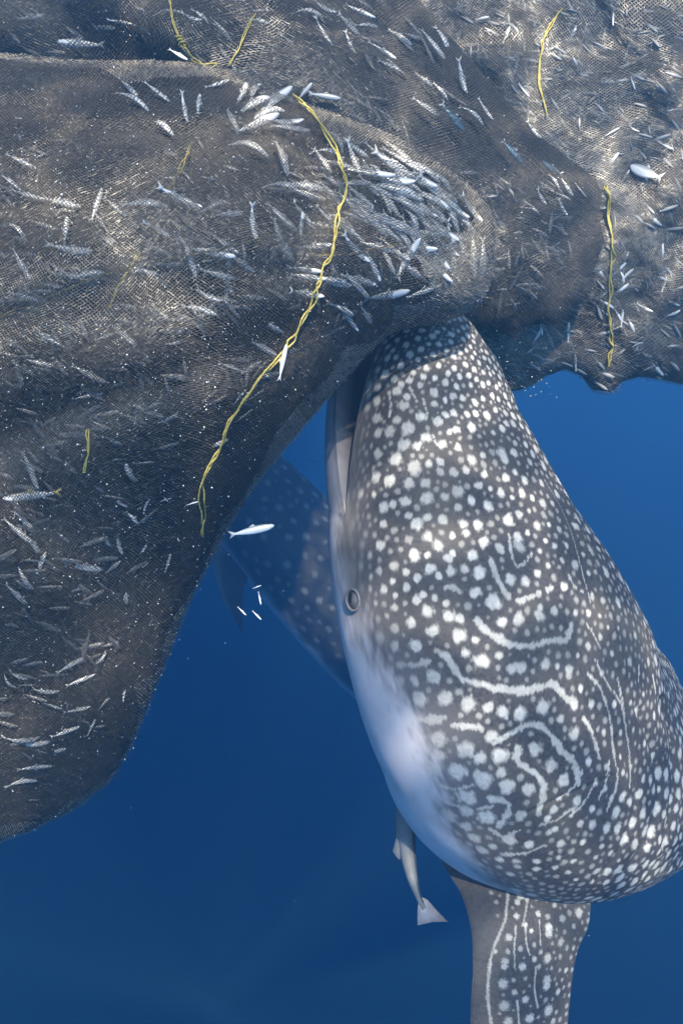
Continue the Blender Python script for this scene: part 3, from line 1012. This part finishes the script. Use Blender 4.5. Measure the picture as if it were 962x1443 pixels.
for k, v in (("spot", m2 * (1 - b2)), ("belly", b2), ("mouth", info2['inner'] * 1.0), ("grey", tt2 * 0)):
    fattr(me2, k, v)
me2.vertices.foreach_set("co", (V2 - OFF2).astype(np.float32).ravel())
me2.update()
add_obj("body", me2, M['skin'], shark2)
add_fin("pectoral_fin", [(318, 760, 15.24), (300, 790, 14.99), (312, 840, 14.88), (338, 888, 14.88)], [(360, 800, 15.24), (345, 825, 15.06), (342, 858, 14.93), (342, 890, 14.88)],
        60, 24, 0.02, None, None, shark2, OFF2, "pale side fin angled down", 1.2)
add_fin("dorsal_fin", [(600, 905, 16.21), (630, 895, 16.21), (665, 900, 16.32)], [(680, 985, 17.03), (680, 950, 16.80), (668, 902, 16.43)], 30, 16, 0.02, None, None, shark2, OFF2, None)
add_fin("tail_fin", [(880, 1198, 20.64), (920, 1150, 21.60), (935, 1090, 22.31)], [(893, 1206, 21.01), (928, 1160, 21.85), (938, 1092, 22.44)], 30, 12, 0.02, None, None, shark2, OFF2, None)

# ------------------------------------------------------------------ yellow ropes
def tube(path, r, m=6):
    p = np.asarray(path)
    t = nrm(np.gradient(p, axis=0))
    ref = nrm(np.cross(t, np.array([0.31, 0.22, 0.92])))
    b = np.cross(t, ref)
    a = np.linspace(0, 2 * math.pi, m, endpoint=False)
    r = np.broadcast_to(np.asarray(r, float), (len(p),))
    V = p[:, None] + (ref[:, None] * np.cos(a)[None, :, None] + b[:, None] * np.sin(a)[None, :, None]) * r[:, None, None]
    idx = np.arange(len(p) * m).reshape(len(p), m)
    f = np.stack([idx[:-1], np.roll(idx[:-1], -1, 1), np.roll(idx[1:], -1, 1), idx[1:]], -1).reshape(-1, 4)
    return V.reshape(-1, 3), f


def rope(pts, lobe, label, rad=0.0025, spread=0.0068, pitch=120.0, seed=0, mat='rope', lift=0.012, knots=()):
    n = max(30, int(sum(math.dist(pts[i], pts[i + 1]) for i in range(len(pts) - 1)) / 2.2))
    c = curve_pts(pts, n)
    x, y = c[:, 0], c[:, 1]
    base = lobe.pos(x, y)
    nn = lobe.normal(x, y)
    t = nrm(np.gradient(base, axis=0))
    sd = np.cross(t, nn)
    off = np.array(base[n // 2])
    root = empty("rope", tuple(off), label, "rope")
    s = np.arange(n) * 2.2
    for k in (0, 1):
        ph = s / pitch * 2 * math.pi + k * math.pi + vnoise(s / 40, s * 0 + k, 40 + seed) * 3.0
        sp = spread * (1 + 0.55 * vnoise(s / 25, s * 0 + 3, 41 + seed))
        wob = vnoise(s / 9, s * 0 + 5 * k, 42 + seed) * 0.0026
        path = base + nn * (lift + sp * 0.5 * np.sin(ph))[:, None] + sd * (sp * np.cos(ph) + wob)[:, None]
        v, f = tube(path, rad * (1 + 0.22 * np.sin(s * 1.7 + k)))
        add_obj("strand", mesh_np("strand", v - off, f), M[mat], root)
    for kx, ky in knots:
        a = np.linspace(0, 1, 90)
        c0 = lobe.pos(kx, ky) + lobe.normal(kx, ky) * 0.014
        ang = a * 2 * math.pi * 3.5
        rr = 0.010 + 0.004 * np.sin(a * 19)
        path = c0 + np.cos(ang)[:, None] * rr[:, None] * RIGHT + np.sin(ang)[:, None] * rr[:, None] * 0.55 * FWD + (a - 0.5)[:, None] * 0.036 * nrm(UP * 0.8 + RIGHT * -0.5)
        v, f = tube(path, 0.0034)
        add_obj("knot", mesh_np("knot", v - off, f), M['rope'], root)
    return root


rope([(238, -30), (240, 0), (244, 30), (256, 60), (270, 82), (288, 91), (306, 95)], lobe_b, "knotted yellow rope end hanging from above onto the top of the net bag", seed=1, knots=[(256, 58)])
rope([(412, 141), (438, 165), (462, 200), (480, 240), (482, 275), (474, 310), (464, 350), (452, 385), (436, 425), (414, 465), (398, 492), (380, 515), (352, 545), (328, 578), (308, 618),
      (290, 655), (281, 690), (283, 722), (281, 752)], lobe_a, "long double yellow rope curving down the face of the big net bag", seed=2)
rope([(362, 22), (350, 42), (336, 70), (324, 95)], lobe_b, "short faint yellow cord slanting beside the knotted rope end", 0.0022, 0.003, seed=3)
rope([(792, 16), (776, 36), (764, 62), (757, 92), (758, 118), (766, 146), (770, 165)], lobe_c, "thin yellow rope sagging on the dark back curtain of net", 0.003, 0.006, seed=4)
rope([(853, 262), (858, 300), (863, 340), (861, 372), (858, 400), (855, 432), (859, 470), (857, 515)], lobe_c, "pale yellow rope hanging down the ragged edge of the net curtain", 0.0034, 0.008, seed=5)
rope([(268, 195), (258, 222), (246, 248), (232, 272)], lobe_a, "dull yellow cord seen through the mesh above the fish", 0.002, 0.003, seed=6, lift=-0.02)
rope([(195, 350), (182, 378), (168, 402), (150, 428)], lobe_a, "dull yellow cord behind the mesh low on the bag", 0.002, 0.004, seed=7, lift=-0.012)
rope([(124, 605), (122, 640), (120, 665)], lobe_a, "short stub of yellow cord low on the bag", 0.002, 0.004, seed=8, lift=0.004)

rope([(-10, 452), (60, 424), (130, 392), (210, 372), (300, 352), (392, 328)], lobe_a, "dull brown seam cord swinging across the middle of the net bag", 0.0015, 0.002, seed=11, mat='seam', lift=-0.004)
rope([(432, 358), (480, 360), (525, 352), (560, 344)], lobe_a, "short rusty brown cord between the long yellow rope and the fish cluster", 0.0015, 0.002, seed=12, mat='seam', lift=-0.003)

# ------------------------------------------------------------------ fish
def fish_meshes(kind, bend, deep=1.0, mat='fish', finmat='fin_clear'):
    """unit-length fish along +X: body with back fin, forked tail, eye"""
    xs = np.array([0.50, 0.485, 0.45, 0.39, 0.30, 0.18, 0.05, -0.08, -0.20, -0.30, -0.37, -0.40])
    hh = np.array([0.004, 0.022, 0.044, 0.064, 0.082, 0.092, 0.090, 0.078, 0.058, 0.036, 0.024, 0.020]) * deep
    ww = np.array([0.003, 0.014, 0.028, 0.040, 0.048, 0.050, 0.047, 0.039, 0.027, 0.015, 0.008, 0.005])
    m = 10

    def bendp(v):
        v = np.asarray(v, float).copy()
        v[:, 1] += bend * (v[:, 0] - 0.1) ** 2 * np.sign(0.1 - v[:, 0] + 1e-9) ** 2
        return v
    vs, fs = [], []
    for x, h_, w_ in zip(xs, hh, ww):
        for k in range(m):
            a = 2 * math.pi * k / m
            vs.append((x, w_ * math.cos(a), h_ * math.sin(a) - 0.008 * (x < 0.4)))
    for i in range(len(xs) - 1):
        for k in range(m):
            fs.append((i * m + k, i * m + (k + 1) % m, (i + 1) * m + (k + 1) % m, (i + 1) * m + k))
    vs.append((0.505, 0, 0))
    tips = [(len(vs) - 1, (k + 1) % m, k) for k in range(m)]
    body = mesh_np(kind + "_body", bendp(vs), [np.array(fs), np.array(tips)])

    def blade(name, outline, th=0.004):
        o = np.array(outline, float)
        n = len(o)
        c = o.mean(0)
        v = [(p[0], th * s, p[1]) for s in (1, -1) for p in o] + [(c[0], th * 2, c[1]), (c[0], -th * 2, c[1])]
        f = [(i, (i + 1) % n, 2 * n) for i in range(n)] + [((i + 1) % n + n, i + n, 2 * n + 1) for i in range(n)]
        q = [((i + 1) % n, i, i + n, (i + 1) % n + n) for i in range(n)]
        return mesh_np(name, bendp(v), [np.array(f), np.array(q)])
    tail = blade(kind + "_tail", [(-0.37, 0.022), (-0.42, 0.045 * deep), (-0.53, 0.095 * deep), (-0.50, 0.05), (-0.455, 0.0), (-0.50, -0.06), (-0.53, -0.10 * deep), (-0.42, -0.05 * deep), (-0.37, -0.026)])
    back = blade(kind + "_back_fin", [(0.10, 0.075 * deep), (0.05, 0.125 * deep), (-0.03, 0.095 * deep), (-0.06, 0.065 * deep)])
    ev, ef = [], []
    for i in range(5):
        for k in range(8):
            a = 2 * math.pi * k / 8
            pa = math.pi * i / 4
            ev.append((0.425 + 0.014 * math.cos(a) * math.sin(pa), 0.033 * math.cos(pa), 0.010 * deep + 0.014 * math.sin(a) * math.sin(pa)))
    for i in range(4):
        for k in range(8):
            ef.append((i * 8 + k, (i + 1) * 8 + k, (i + 1) * 8 + (k + 1) % 8, i * 8 + (k + 1) % 8))
    eye = mesh_np(kind + "_eye", bendp(ev), np.array(ef))
    body.materials.append(M[mat])
    tail.materials.append(M[finmat])
    back.materials.append(M[finmat])
    eye.materials.append(M['pupil'])
    return body, tail, back, eye


FISH = {
    's': [fish_meshes("fish_straight", 0.05), fish_meshes("fish_curved", 0.55), fish_meshes("fish_bent", -0.6), fish_meshes("fish_curled", 1.0), fish_meshes("fish_slim", -0.15, 0.8)],
    'blue': [fish_meshes("fish_blue", 0.1, 1.35, 'blue_fish')],
    'deep': [fish_meshes("fish_deep", 0.25, 1.9)],
    'yellow': [fish_meshes("fish_yellow_tail", 0.1, 0.95, 'fish', 'yellow_fin')],
}
fish_count = 0


def fish_matrix(p, ang, length, tilt=0.0, roll=0.0, facing=None):
    a = math.radians(ang)
    view = -nrm(p) if facing is None else facing
    x = math.cos(a) * RIGHT + math.sin(a) * UP
    x = x - (x @ view) * view
    x = nrm(nrm(x) + view * tilt)
    y = nrm(view - (view @ x) * x)
    z = np.cross(x, y)
    cr, sr = math.cos(roll), math.sin(roll)
    y, z = y * cr + z * sr, z * cr - y * sr
    if z @ UP < 0:
        y, z = -y, -z
    return Matrix(((x[0] * length, y[0] * length, z[0] * length, p[0]), (x[1] * length, y[1] * length, z[1] * length, p[1]),
                   (x[2] * length, y[2] * length, z[2] * length, p[2]), (0, 0, 0, 1)))


def add_fish(p, ang, length, label, group=None, kind='s', var=None, tilt=0.0, roll=0.0, facing=None, cat="fish"):
    global fish_count
    fish_count += 1
    ms = FISH[kind]
    b, t, k, e = ms[random.randrange(len(ms)) if var is None else var]
    root = add_obj("fish", None, label=label, cat=cat, group=group)
    root.empty_display_size = 0.05
    root.matrix_world = fish_matrix(p, ang, length, tilt, roll, facing)
    for nme, mm in (("body", b), ("tail_fin", t), ("back_fin", k), ("eye", e)):
        add_obj(nme, mm, None, root)
    return root


used = []


def net_fish(lobe, x, y, ang, lpx, inset, label, group, kind='s', var=None, tilt=None, roll=None):
    p = lobe.pos(x, y, 0.0)
    n = lobe.normal(x, y)
    p = p - n * inset
    d = float(p @ FWD)
    view = nrm(n * 0.6 - 0.4 * nrm(p))
    used.append((x, y))
    return add_fish(p, ang, lpx * d / F, label, group, kind, var, random.uniform(-.2, .2) if tilt is None else tilt, random.uniform(-.5, .5) if roll is None else roll, view)


def zfish(x0, y0, sc, rows):
    return [(x0 + rows[i] / sc, y0 + rows[i + 1] / sc, rows[i + 2], rows[i + 3] / sc) for i in range(0, len(rows), 4)]


seen = zfish(0, 0, 1.924, [360, 250, -35, 95, 425, 230, -40, 80, 40, 390, -22, 90, 250, 520, 75, 110, 165, 590, 85, 90, 305, 530, -40, 80, 390, 540, 0, 110,
    490, 530, -20, 110, 60, 495, -15, 100, 150, 505, -12, 110, 40, 680, -60, 110, 25, 570, -45, 80, 15, 455, -40, 70, 690, 600, -80, 90, 770, 575, -40, 100, 765, 640, -62, 120, 830, 580, -50, 90, 820, 610, 85, 70,
    870, 600, -10, 70, 520, 700, -70, 90, 625, 690, -80, 70, 580, 680, -10, 110, 600, 740, -8, 90, 660, 240, 70, 80, 690, 265, 40, 110, 720, 285, 25, 110, 770, 320, 10, 100, 790, 335, 8, 100, 670, 375, -20, 120,
    770, 410, -75, 100, 830, 490, -5, 110, 840, 515, -8, 90, 590, 210, 35, 70, 915, 360, -55, 80, 940, 610, -30, 80, 500, 280, -80, 80, 540, 270, 85, 70, 180, 640, -8, 130, 700, 320, 30, 120,
    690, 230, 60, 90, 750, 250, 45, 110, 860, 660, 5, 90, 830, 730, -8, 90, 840, 750, -8, 90, 920, 770, -10, 90, 300, 280, 10, 80, 630, 300, -70, 80, 735, 265, 50, 100, 880, 420, -60, 80])
seen += zfish(462, 0, 1.924, [120, 460, -5, 120, 170, 470, -12, 130, 190, 500, -12, 140, 140, 405, -45, 90, 210, 420, -35, 120, 260, 440, -30, 120, 300, 500, -20, 120, 330, 530, -35, 120, 280, 520, -25, 130,
    240, 580, -70, 90, 280, 600, -50, 90, 130, 590, -35, 110, 110, 555, -30, 100, 220, 540, -30, 110, 350, 560, -25, 80, 70, 620, -35, 80, 250, 670, 0, 100, 340, 640, -80, 90, 350, 700, -75, 90, 410, 690, -82, 110,
    430, 700, -85, 100, 220, 700, 60, 110, 170, 700, -60, 80, 130, 720, -60, 80, 70, 545, -40, 90, 90, 520, -30, 90, 380, 590, -40, 90, 240, 470, -25, 120, 310, 470, -35, 110, 200, 400, -45, 90, 395, 560, -50, 80, 180, 440, -20, 120])
seen += zfish(0, 350, 2.004, [570, 165, -15, 90, 350, 760, -40, 60, 390, 790, -50, 60, 430, 760, 70, 50, 485, 735, 0, 40, 400, 60, -15, 90, 240, 60, 10, 110, 360, 250, -40, 90, 320, 860, -60, 60, 430, 880, 60, 40,
    120, 260, -30, 90, 60, 150, -20, 100, 250, 380, -35, 110, 100, 350, -20, 90, 700, 440, 50, 60, 60, 800, -50, 80, 90, 860, -60, 80])
seen += zfish(0, 750, 2.004, [360, 70, -70, 75, 378, 205, -72, 80, 340, 170, -60, 60, 430, 80, 60, 40, 300, 390, 50, 65, 240, 455, 10, 90, 45, 435, -30, 60, 15, 460, -50, 60, 230, 540, -5, 80,
    130, 480, -15, 80, 273, 580, 68, 60, 375, 480, 75, 40, 150, 520, -30, 60, 120, 800, 15, 60, 140, 770, -70, 30, 480, 220, -80, 50, 500, 110, 75, 60, 190, 590, 5, 90, 60, 620, -10, 110, 90, 640, -5, 110, 160, 660, 0, 90,
    60, 740, 0, 90, 100, 690, -5, 100, 60, 170, -60, 90, 40, 210, -50, 90, 110, 130, 70, 80])
seen += [(508, 405, -40, 44), (548, 418, 5, 60), (470, 395, -8, 44), (600, 415, 10, 50), (490, 440, -35, 40), (520, 448, -55, 36), (585, 382, -30, 48), (620, 360, -40, 46), (640, 300, -60, 44), (560, 350, -30, 48)]
SHAPE = ["straight", "curved", "bent", "curled", "slim"]


def bag_label(x, y, var):
    if x > 520 and y < 350:
        w = "in the thick cluster at the rounded end of the bag"
    elif x > 455 - 0.35 * max(0, y - 350):
        w = "between the long yellow rope and the underside of the bag"
    elif y < 215 and x > 300:
        w = "in the ring of fish by the long rope's upper end"
    elif y < 300:
        w = "in the upper swell of the bag, below the knotted rope end"
    elif y < 480:
        w = "across the middle of the bag, beside the long rope"
    elif y < 800:
        w = "in the dim waist of the bag, below the long rope's bend"
    else:
        w = "in the sagging lower end of the bag"
    return SHAPE[var] + " silver fish " + w, "silver fish " + w


def bag_fish(x, y, a, l, inset):
    v = random.randrange(5)
    lab, grp = bag_label(x, y, v)
    return net_fish(lobe_a, x, y, a, l, inset, lab, grp, 's', v)


for x, y, a, l in seen:
    if lobe_a.inside(np.array([x]), np.array([y]))[0]:
        bright = y < 470 and x > 180
        bag_fish(x, y, a, l * (1.15 if bright else 0.95), random.uniform(0.009, 0.018) if bright else random.uniform(0.035, 0.062))
nA = fish_count
seen_b = zfish(462, 0, 1.924, [290, 110, -55, 110, 320, 95, -60, 90, 200, 90, -30, 80, 150, 130, -30, 90, 170, 170, -10, 70, 270, 205, -30, 60, 310, 240, -40, 60, 370, 200, -70, 90, 430, 290, -45, 70,
    610, 395, -40, 50, 270, 280, -30, 80, 400, 300, -35, 80, 560, 350, -50, 60, 550, 295, -25, 60, 500, 510, -50, 50, 580, 530, -50, 50, 90, 25, -20, 90, 60, 60, -35, 80, 110, 60, 5, 70, 330, 60, -50, 90,
    620, 480, -60, 50, 655, 500, -55, 60, 690, 510, -50, 50, 560, 560, -40, 50, 640, 560, -60, 50])
seen_b += zfish(0, 0, 1.924, [545, 30, -35, 60, 520, 40, -5, 60, 840, 20, -15, 90, 880, 75, -55, 90, 880, 10, -20, 80, 700, 50, -10, 60, 950, 110, -60, 60, 80, 40, 10, 80, 320, 60, -10, 70])
for x, y, a, l in seen_b:
    if lobe_b.inside(np.array([x]), np.array([y]))[0]:
        v = random.randrange(5)
        w = "high in the dark fold of net behind the bag" if y < 105 else ("along the ridge of the sloping fold of net" if y < 215 else "at the torn lower tip of the sloping fold")
        net_fish(lobe_b, x, y, a, l, random.uniform(0.008, 0.018), SHAPE[v] + " silver fish " + w, "silver fish " + w, 's', v)
for i in range(78):
    if i < 62:
        x, y = random.uniform(745, 955), random.uniform(300, 520)
    else:
        x, y = random.uniform(650, 955), random.uniform(20, 270)
    if lobe_c.inside(np.array([x]), np.array([y]))[0] and not lobe_a.inside(np.array([x]), np.array([y]))[0]:
        if lobe_b.inside(np.array([x]), np.array([y]))[0] and y < 300:
            continue
        v = random.randrange(5)
        w = "tangled in the dark upper net curtain" if y < 275 else ("stuck beside the pale rope in the ragged curtain" if x < 870 else "tangled in the pale ragged curtain beyond its rope")
        net_fish(lobe_c, x, y, random.choice((-70, -40, -25, 30, 60, 80)) + random.uniform(-15, 15), random.uniform(16, 30), random.uniform(-0.006, 0.012),
                 SHAPE[v] + " small pale fish " + w, "pale fish " + w, 's', v)
# fill the bag up to about the number the photograph shows
tries = 0
while fish_count < 322 and tries < 4000:
    tries += 1
    if random.random() < 0.72:
        x, y = random.gauss(590, 62), random.gauss(270, 50)
        a = random.gauss(-30, 14)
    else:
        x, y = random.uniform(0, 640), random.uniform(110, 1130)
        a = random.uniform(-75, 30)
    if not lobe_a.inside(np.array([x]), np.array([y]))[0] or lobe_a.h(x, y) < 0.25:
        continue
    if min((x - q[0]) ** 2 + (y - q[1]) ** 2 for q in used) < 8 ** 2:
        continue
    bag_fish(x, y, a, random.uniform(38, 62), random.uniform(0.010, 0.03) if y < 470 else random.uniform(0.04, 0.07))

# fish that stand out on their own
net_fish(lobe_b, 640, 162, -45, 50, 0.009, "blue-green fish high in the sloping fold of net", None, 'blue', tilt=0, roll=0)
net_fish(lobe_b, 724, 211, -45, 42, 0.009, "blue-green fish halfway down the sloping fold of net", None, 'blue', tilt=0, roll=0)
net_fish(lobe_b, 779, 234, 150, 34, 0.009, "bright blue fish at the lower end of the sloping fold", None, 'blue', tilt=0, roll=0)
net_fish(lobe_c, 910, 247, 152, 48, -0.02, "plump round-bodied silver fish in front of the back net curtain", None, 'deep', tilt=0, roll=0)
net_fish(lobe_c, 678, 31, 12, 20, -0.02, "tiny bright white fish alone on the dark upper net curtain", None, 's', 0)
net_fish(lobe_b, 112, 60, 176, 66, 0.012, "pinkish grey long fish swimming over the top of the net bag", None, 's', 0, 0, 0)
net_fish(lobe_a, 45, 701, 182, 78, 0.011, "slim fish with a yellow tail low on the net bag", None, 'yellow', 0, 0, 0)
net_fish(lobe_a, 391, 508, 85, 52, -0.02, "pale fish hanging head up beside the long yellow rope", None, 's', 4, 0, 0)
net_fish(lobe_a, 268, 705, 0, 18, -0.012, "tiny silver fish lying across the lower end of the long yellow rope", None, 's', 4, 0, 0)
net_fish(lobe_b, 430, 133, 48, 30, -0.03, "upright silver fish just above the upper end of the long yellow rope", None, 's', 0, 0, 0)
net_fish(lobe_b, 457, 141, -8, 46, -0.03, "grey fish lying level above the upper end of the long yellow rope", None, 's', 0, 0, 0)
net_fish(lobe_a, 252, 84, -38, 34, -0.015, "silver fish under the knotted yellow rope end", None, 's', 0, 0, 0)
d = 2.0
add_fish(P(355, 747, d), 12, 64 * d / F, "blue-backed silver fish swimming free in the gap between net and whale shark", None, 's', 0, facing=-nrm(P(355, 747, d)))
for x, y, a, l in ((362, 827, 20, 13), (366, 843, -78, 19), (341, 861, -45, 17), (362, 867, -45, 18)):
    add_fish(P(x, y, 2.1), a, l * 2.1 / F, "tiny silver fish adrift in open water below the net", "tiny fish in the open water", 's', 4, facing=-nrm(P(x, y, 2.1)))

# the countless fish packed deeper in the net
ms = FISH['s'][0][0]
bv = np.empty(len(ms.vertices) * 3, dtype=np.float32)
ms.vertices.foreach_get("co", bv)
bv = bv.reshape(-1, 3)
keep = [p.vertices[:] for p in ms.polygons if len(p.vertices) == 4]
bq = np.array(keep)
SV, SF, base = [], [], 0
for lobe, cnt, (xa, xb, ya, yb), (i0, i1), (la, lb) in ((lobe_a, 1250, (-330, 690, 100, 1180), (0.045, 0.088), (28, 48)), (lobe_b, 260, (0, 860, -60, 460), (0.02, 0.07), (26, 46)), (lobe_b, 170, (640, 860, 250, 470), (0.004, 0.04), (16, 34)),
                                                      (lobe_c, 1300, (640, 1180, -40, 545), (-0.004, 0.032), (14, 30))):
    X = rng.uniform(xa, xb, cnt)
    Y = rng.uniform(ya, yb, cnt)
    ok = lobe.inside(X, Y) & (lobe.h(X, Y) > 0.2)
    X, Y = X[ok], Y[ok]
    n = lobe.normal(X, Y)
    p = lobe.pos(X, Y) - n * rng.uniform(i0, i1, len(X))[:, None]
    for q, nn in zip(p, n):
        mt = np.array(fish_matrix(q, random.gauss(-30, 32), random.uniform(la, lb) * float(q @ FWD) / F, random.uniform(-.3, .3), random.uniform(-.8, .8), nn))
        SV.append(bv @ mt[:3, :3].T + mt[:3, 3])
        SF.append(bq + base)
        base += len(bv)
add_obj("fish_shoal", mesh_np("fish_shoal", np.concatenate(SV), np.concatenate(SF)), plain("shoal_fish", (0.16, 0.16, 0.165), 0.45, 0.2, (0.40, 0.39, 0.38), 14),
        kind="stuff", label="dense mass of small grey fish packed deep inside the net", cat="fish")

# ------------------------------------------------------------------ remora under the belly
def remora():
    c = curve_pts([(580, 1090, 3.34), (572, 1130, 3.3), (570, 1168, 3.22), (574, 1205, 3.15), (581, 1240, 3.09), (590, 1266, 3.1), (597, 1280, 3.1)], 40)
    p = P(c[:, 0], c[:, 1], c[:, 2])
    t = np.linspace(0, 1, 40)
    r = np.interp(t, [0, .08, .25, .45, .7, .9, 1], [0.006, 0.026, 0.036, 0.034, 0.022, 0.011, 0.009])
    off = p[10]
    root = empty("remora", tuple(off), "slender grey remora with a forked pale tail trailing under the whale shark's belly", "remora")
    v, f = tube(p, r, 14)
    add_obj("body", mesh_np("body", v - off, f), M['remora'], root)
    s = p + RIGHT * (r * 0.80)[:, None] - FWD * (r * 0.45)[:, None]
    v, f = tube(s[4:-2], r[4:-2] * 0.34, 8)
    add_obj("side_stripe", mesh_np("side_stripe", v - off, f), M['remora_dark'], root)
    def blade(name, rows, mat):
        q = np.array([P(*w) for w in rows])
        cc = q.mean(0)
        th = 0.004 * nrm(cc)
        n = len(q)
        vv = np.concatenate([q - th * .3, q + th * .3, [cc - th, cc + th]])
        ff = [(i, (i + 1) % n, 2 * n) for i in range(n)] + [((i + 1) % n + n, i + n, 2 * n + 1) for i in range(n)]
        qq = [((i + 1) % n, i, i + n, (i + 1) % n + n) for i in range(n)]
        add_obj(name, mesh_np(name, vv - off, [np.array(ff), np.array(qq)], False), mat, root)
    blade("tail_fin", [(590, 1262, 3.1), (602, 1268, 3.1), (616, 1284, 3.12), (631, 1299, 3.14), (610, 1299, 3.11), (588, 1304, 3.08), (588, 1285, 3.09)], M['pale_fin'])
    blade("back_fin", [(562, 1165, 3.2), (553, 1200, 3.16), (562, 1212, 3.15), (570, 1200, 3.15)], M['remora'])


remora()

# ------------------------------------------------------------------ loose fish scales and specks
SV, SF, base = [], [], 0
hexv = np.array([(math.cos(math.pi / 3 * i), math.sin(math.pi / 3 * i), 0) for i in range(6)] + [(0, 0, 0.25), (0, 0, -0.25)])
hexf = np.array([(i, (i + 1) % 6, 6) for i in range(6)] + [((i + 1) % 6, i, 7) for i in range(6)])


def speck(p, r):
    global base
    a = rng.normal(0, 1, (3, 3))
    qm = np.linalg.qr(a)[0]
    SV.append((hexv * r) @ qm.T + p)
    SF.append(hexf + base)
    base += 8


for lobe, cnt, box_ in ((lobe_a, 4600, (-20, 700, 90, 1190)), (lobe_b, 1300, (-10, 870, -10, 470)), (lobe_c, 1300, (560, 980, -10, 550))):
    X = rng.uniform(box_[0], box_[1], cnt)
    Y = rng.uniform(box_[2], box_[3], cnt)
    ok = lobe.inside(X, Y)
    X, Y = X[ok], Y[ok]
    p = lobe.pos(X, Y)
    n = lobe.normal(X, Y)
    for q, nn in zip(p, n):
        speck(q + nn * rng.uniform(0.001, 0.012), float(np.clip(rng.lognormal(-6.65, 0.42), 0.0006, 0.003)))
for i in range(240):
    d = rng.uniform(1.6, 6.0)
    speck(P(rng.uniform(-50, 1010), rng.uniform(380, 1480), d), rng.uniform(0.0007, 0.0014))
for i in range(60):
    speck(P(rng.uniform(690, 790), rng.uniform(470, 560), 3.2), rng.uniform(0.001, 0.003))
add_obj("fish_scales", mesh_np("fish_scales", np.concatenate(SV), np.concatenate(SF), False), M['scale'], kind="stuff",
        label="loose glinting fish scales drifting round the net", cat="fish scales")

# ------------------------------------------------------------------ sea surface overhead: flat sheet, ripple lines of sunlight painted into its tint
sm = mesh_np("sea_surface", np.array([(-110, -110, 0), (110, -110, 0), (110, 110, 0), (-110, 110, 0)]), np.array([(0, 1, 2, 3)]), False)
smat = bpy.data.materials.new("painted_caustics")
smat.use_nodes = True
nt = smat.node_tree
for n in list(nt.nodes):
    if n.type != 'OUTPUT_MATERIAL':
        nt.nodes.remove(n)
tc = nd(nt, "ShaderNodeTexCoord")
warp = nd(nt, "ShaderNodeTexNoise", i_Scale=1.6, i_Detail=2.0)
nt.links.new(tc.outputs["Object"], warp.inputs["Vector"])
wv = nd(nt, "ShaderNodeVectorMath", operation='SCALE')
nt.links.new(warp.outputs["Color"], wv.inputs[0])
wv.inputs["Scale"].default_value = 0.5
av = nd(nt, "ShaderNodeVectorMath", operation='ADD')
nt.links.new(tc.outputs["Object"], av.inputs[0])
nt.links.new(wv.outputs[0], av.inputs[1])
vo = nd(nt, "ShaderNodeTexVoronoi", feature='DISTANCE_TO_EDGE', i_Scale=2.3)
nt.links.new(av.outputs[0], vo.inputs["Vector"])
lit = ramp(nt, vo.outputs["Distance"], 0.0, 0.13, 1.0, 0.0)
pw = nd(nt, "ShaderNodeMath", operation='POWER')
nt.links.new(lit, pw.inputs[0])
pw.inputs[1].default_value = 2.0
val = ramp(nt, pw.outputs[0], 0.0, 1.0, 0.66, 3.2)
tb = nd(nt, "ShaderNodeBsdfTransparent")
nt.links.new(val, tb.inputs[0])
nt.links.new(tb.outputs[0], [n for n in nt.nodes if n.type == 'OUTPUT_MATERIAL'][0].inputs["Surface"])
surf = add_obj("sea_surface", sm, smat, kind="structure", label="sea surface just overhead, sunlight ripples painted into it", cat="water")
surf.location = (0, 0, Z_TOP + 0.3)
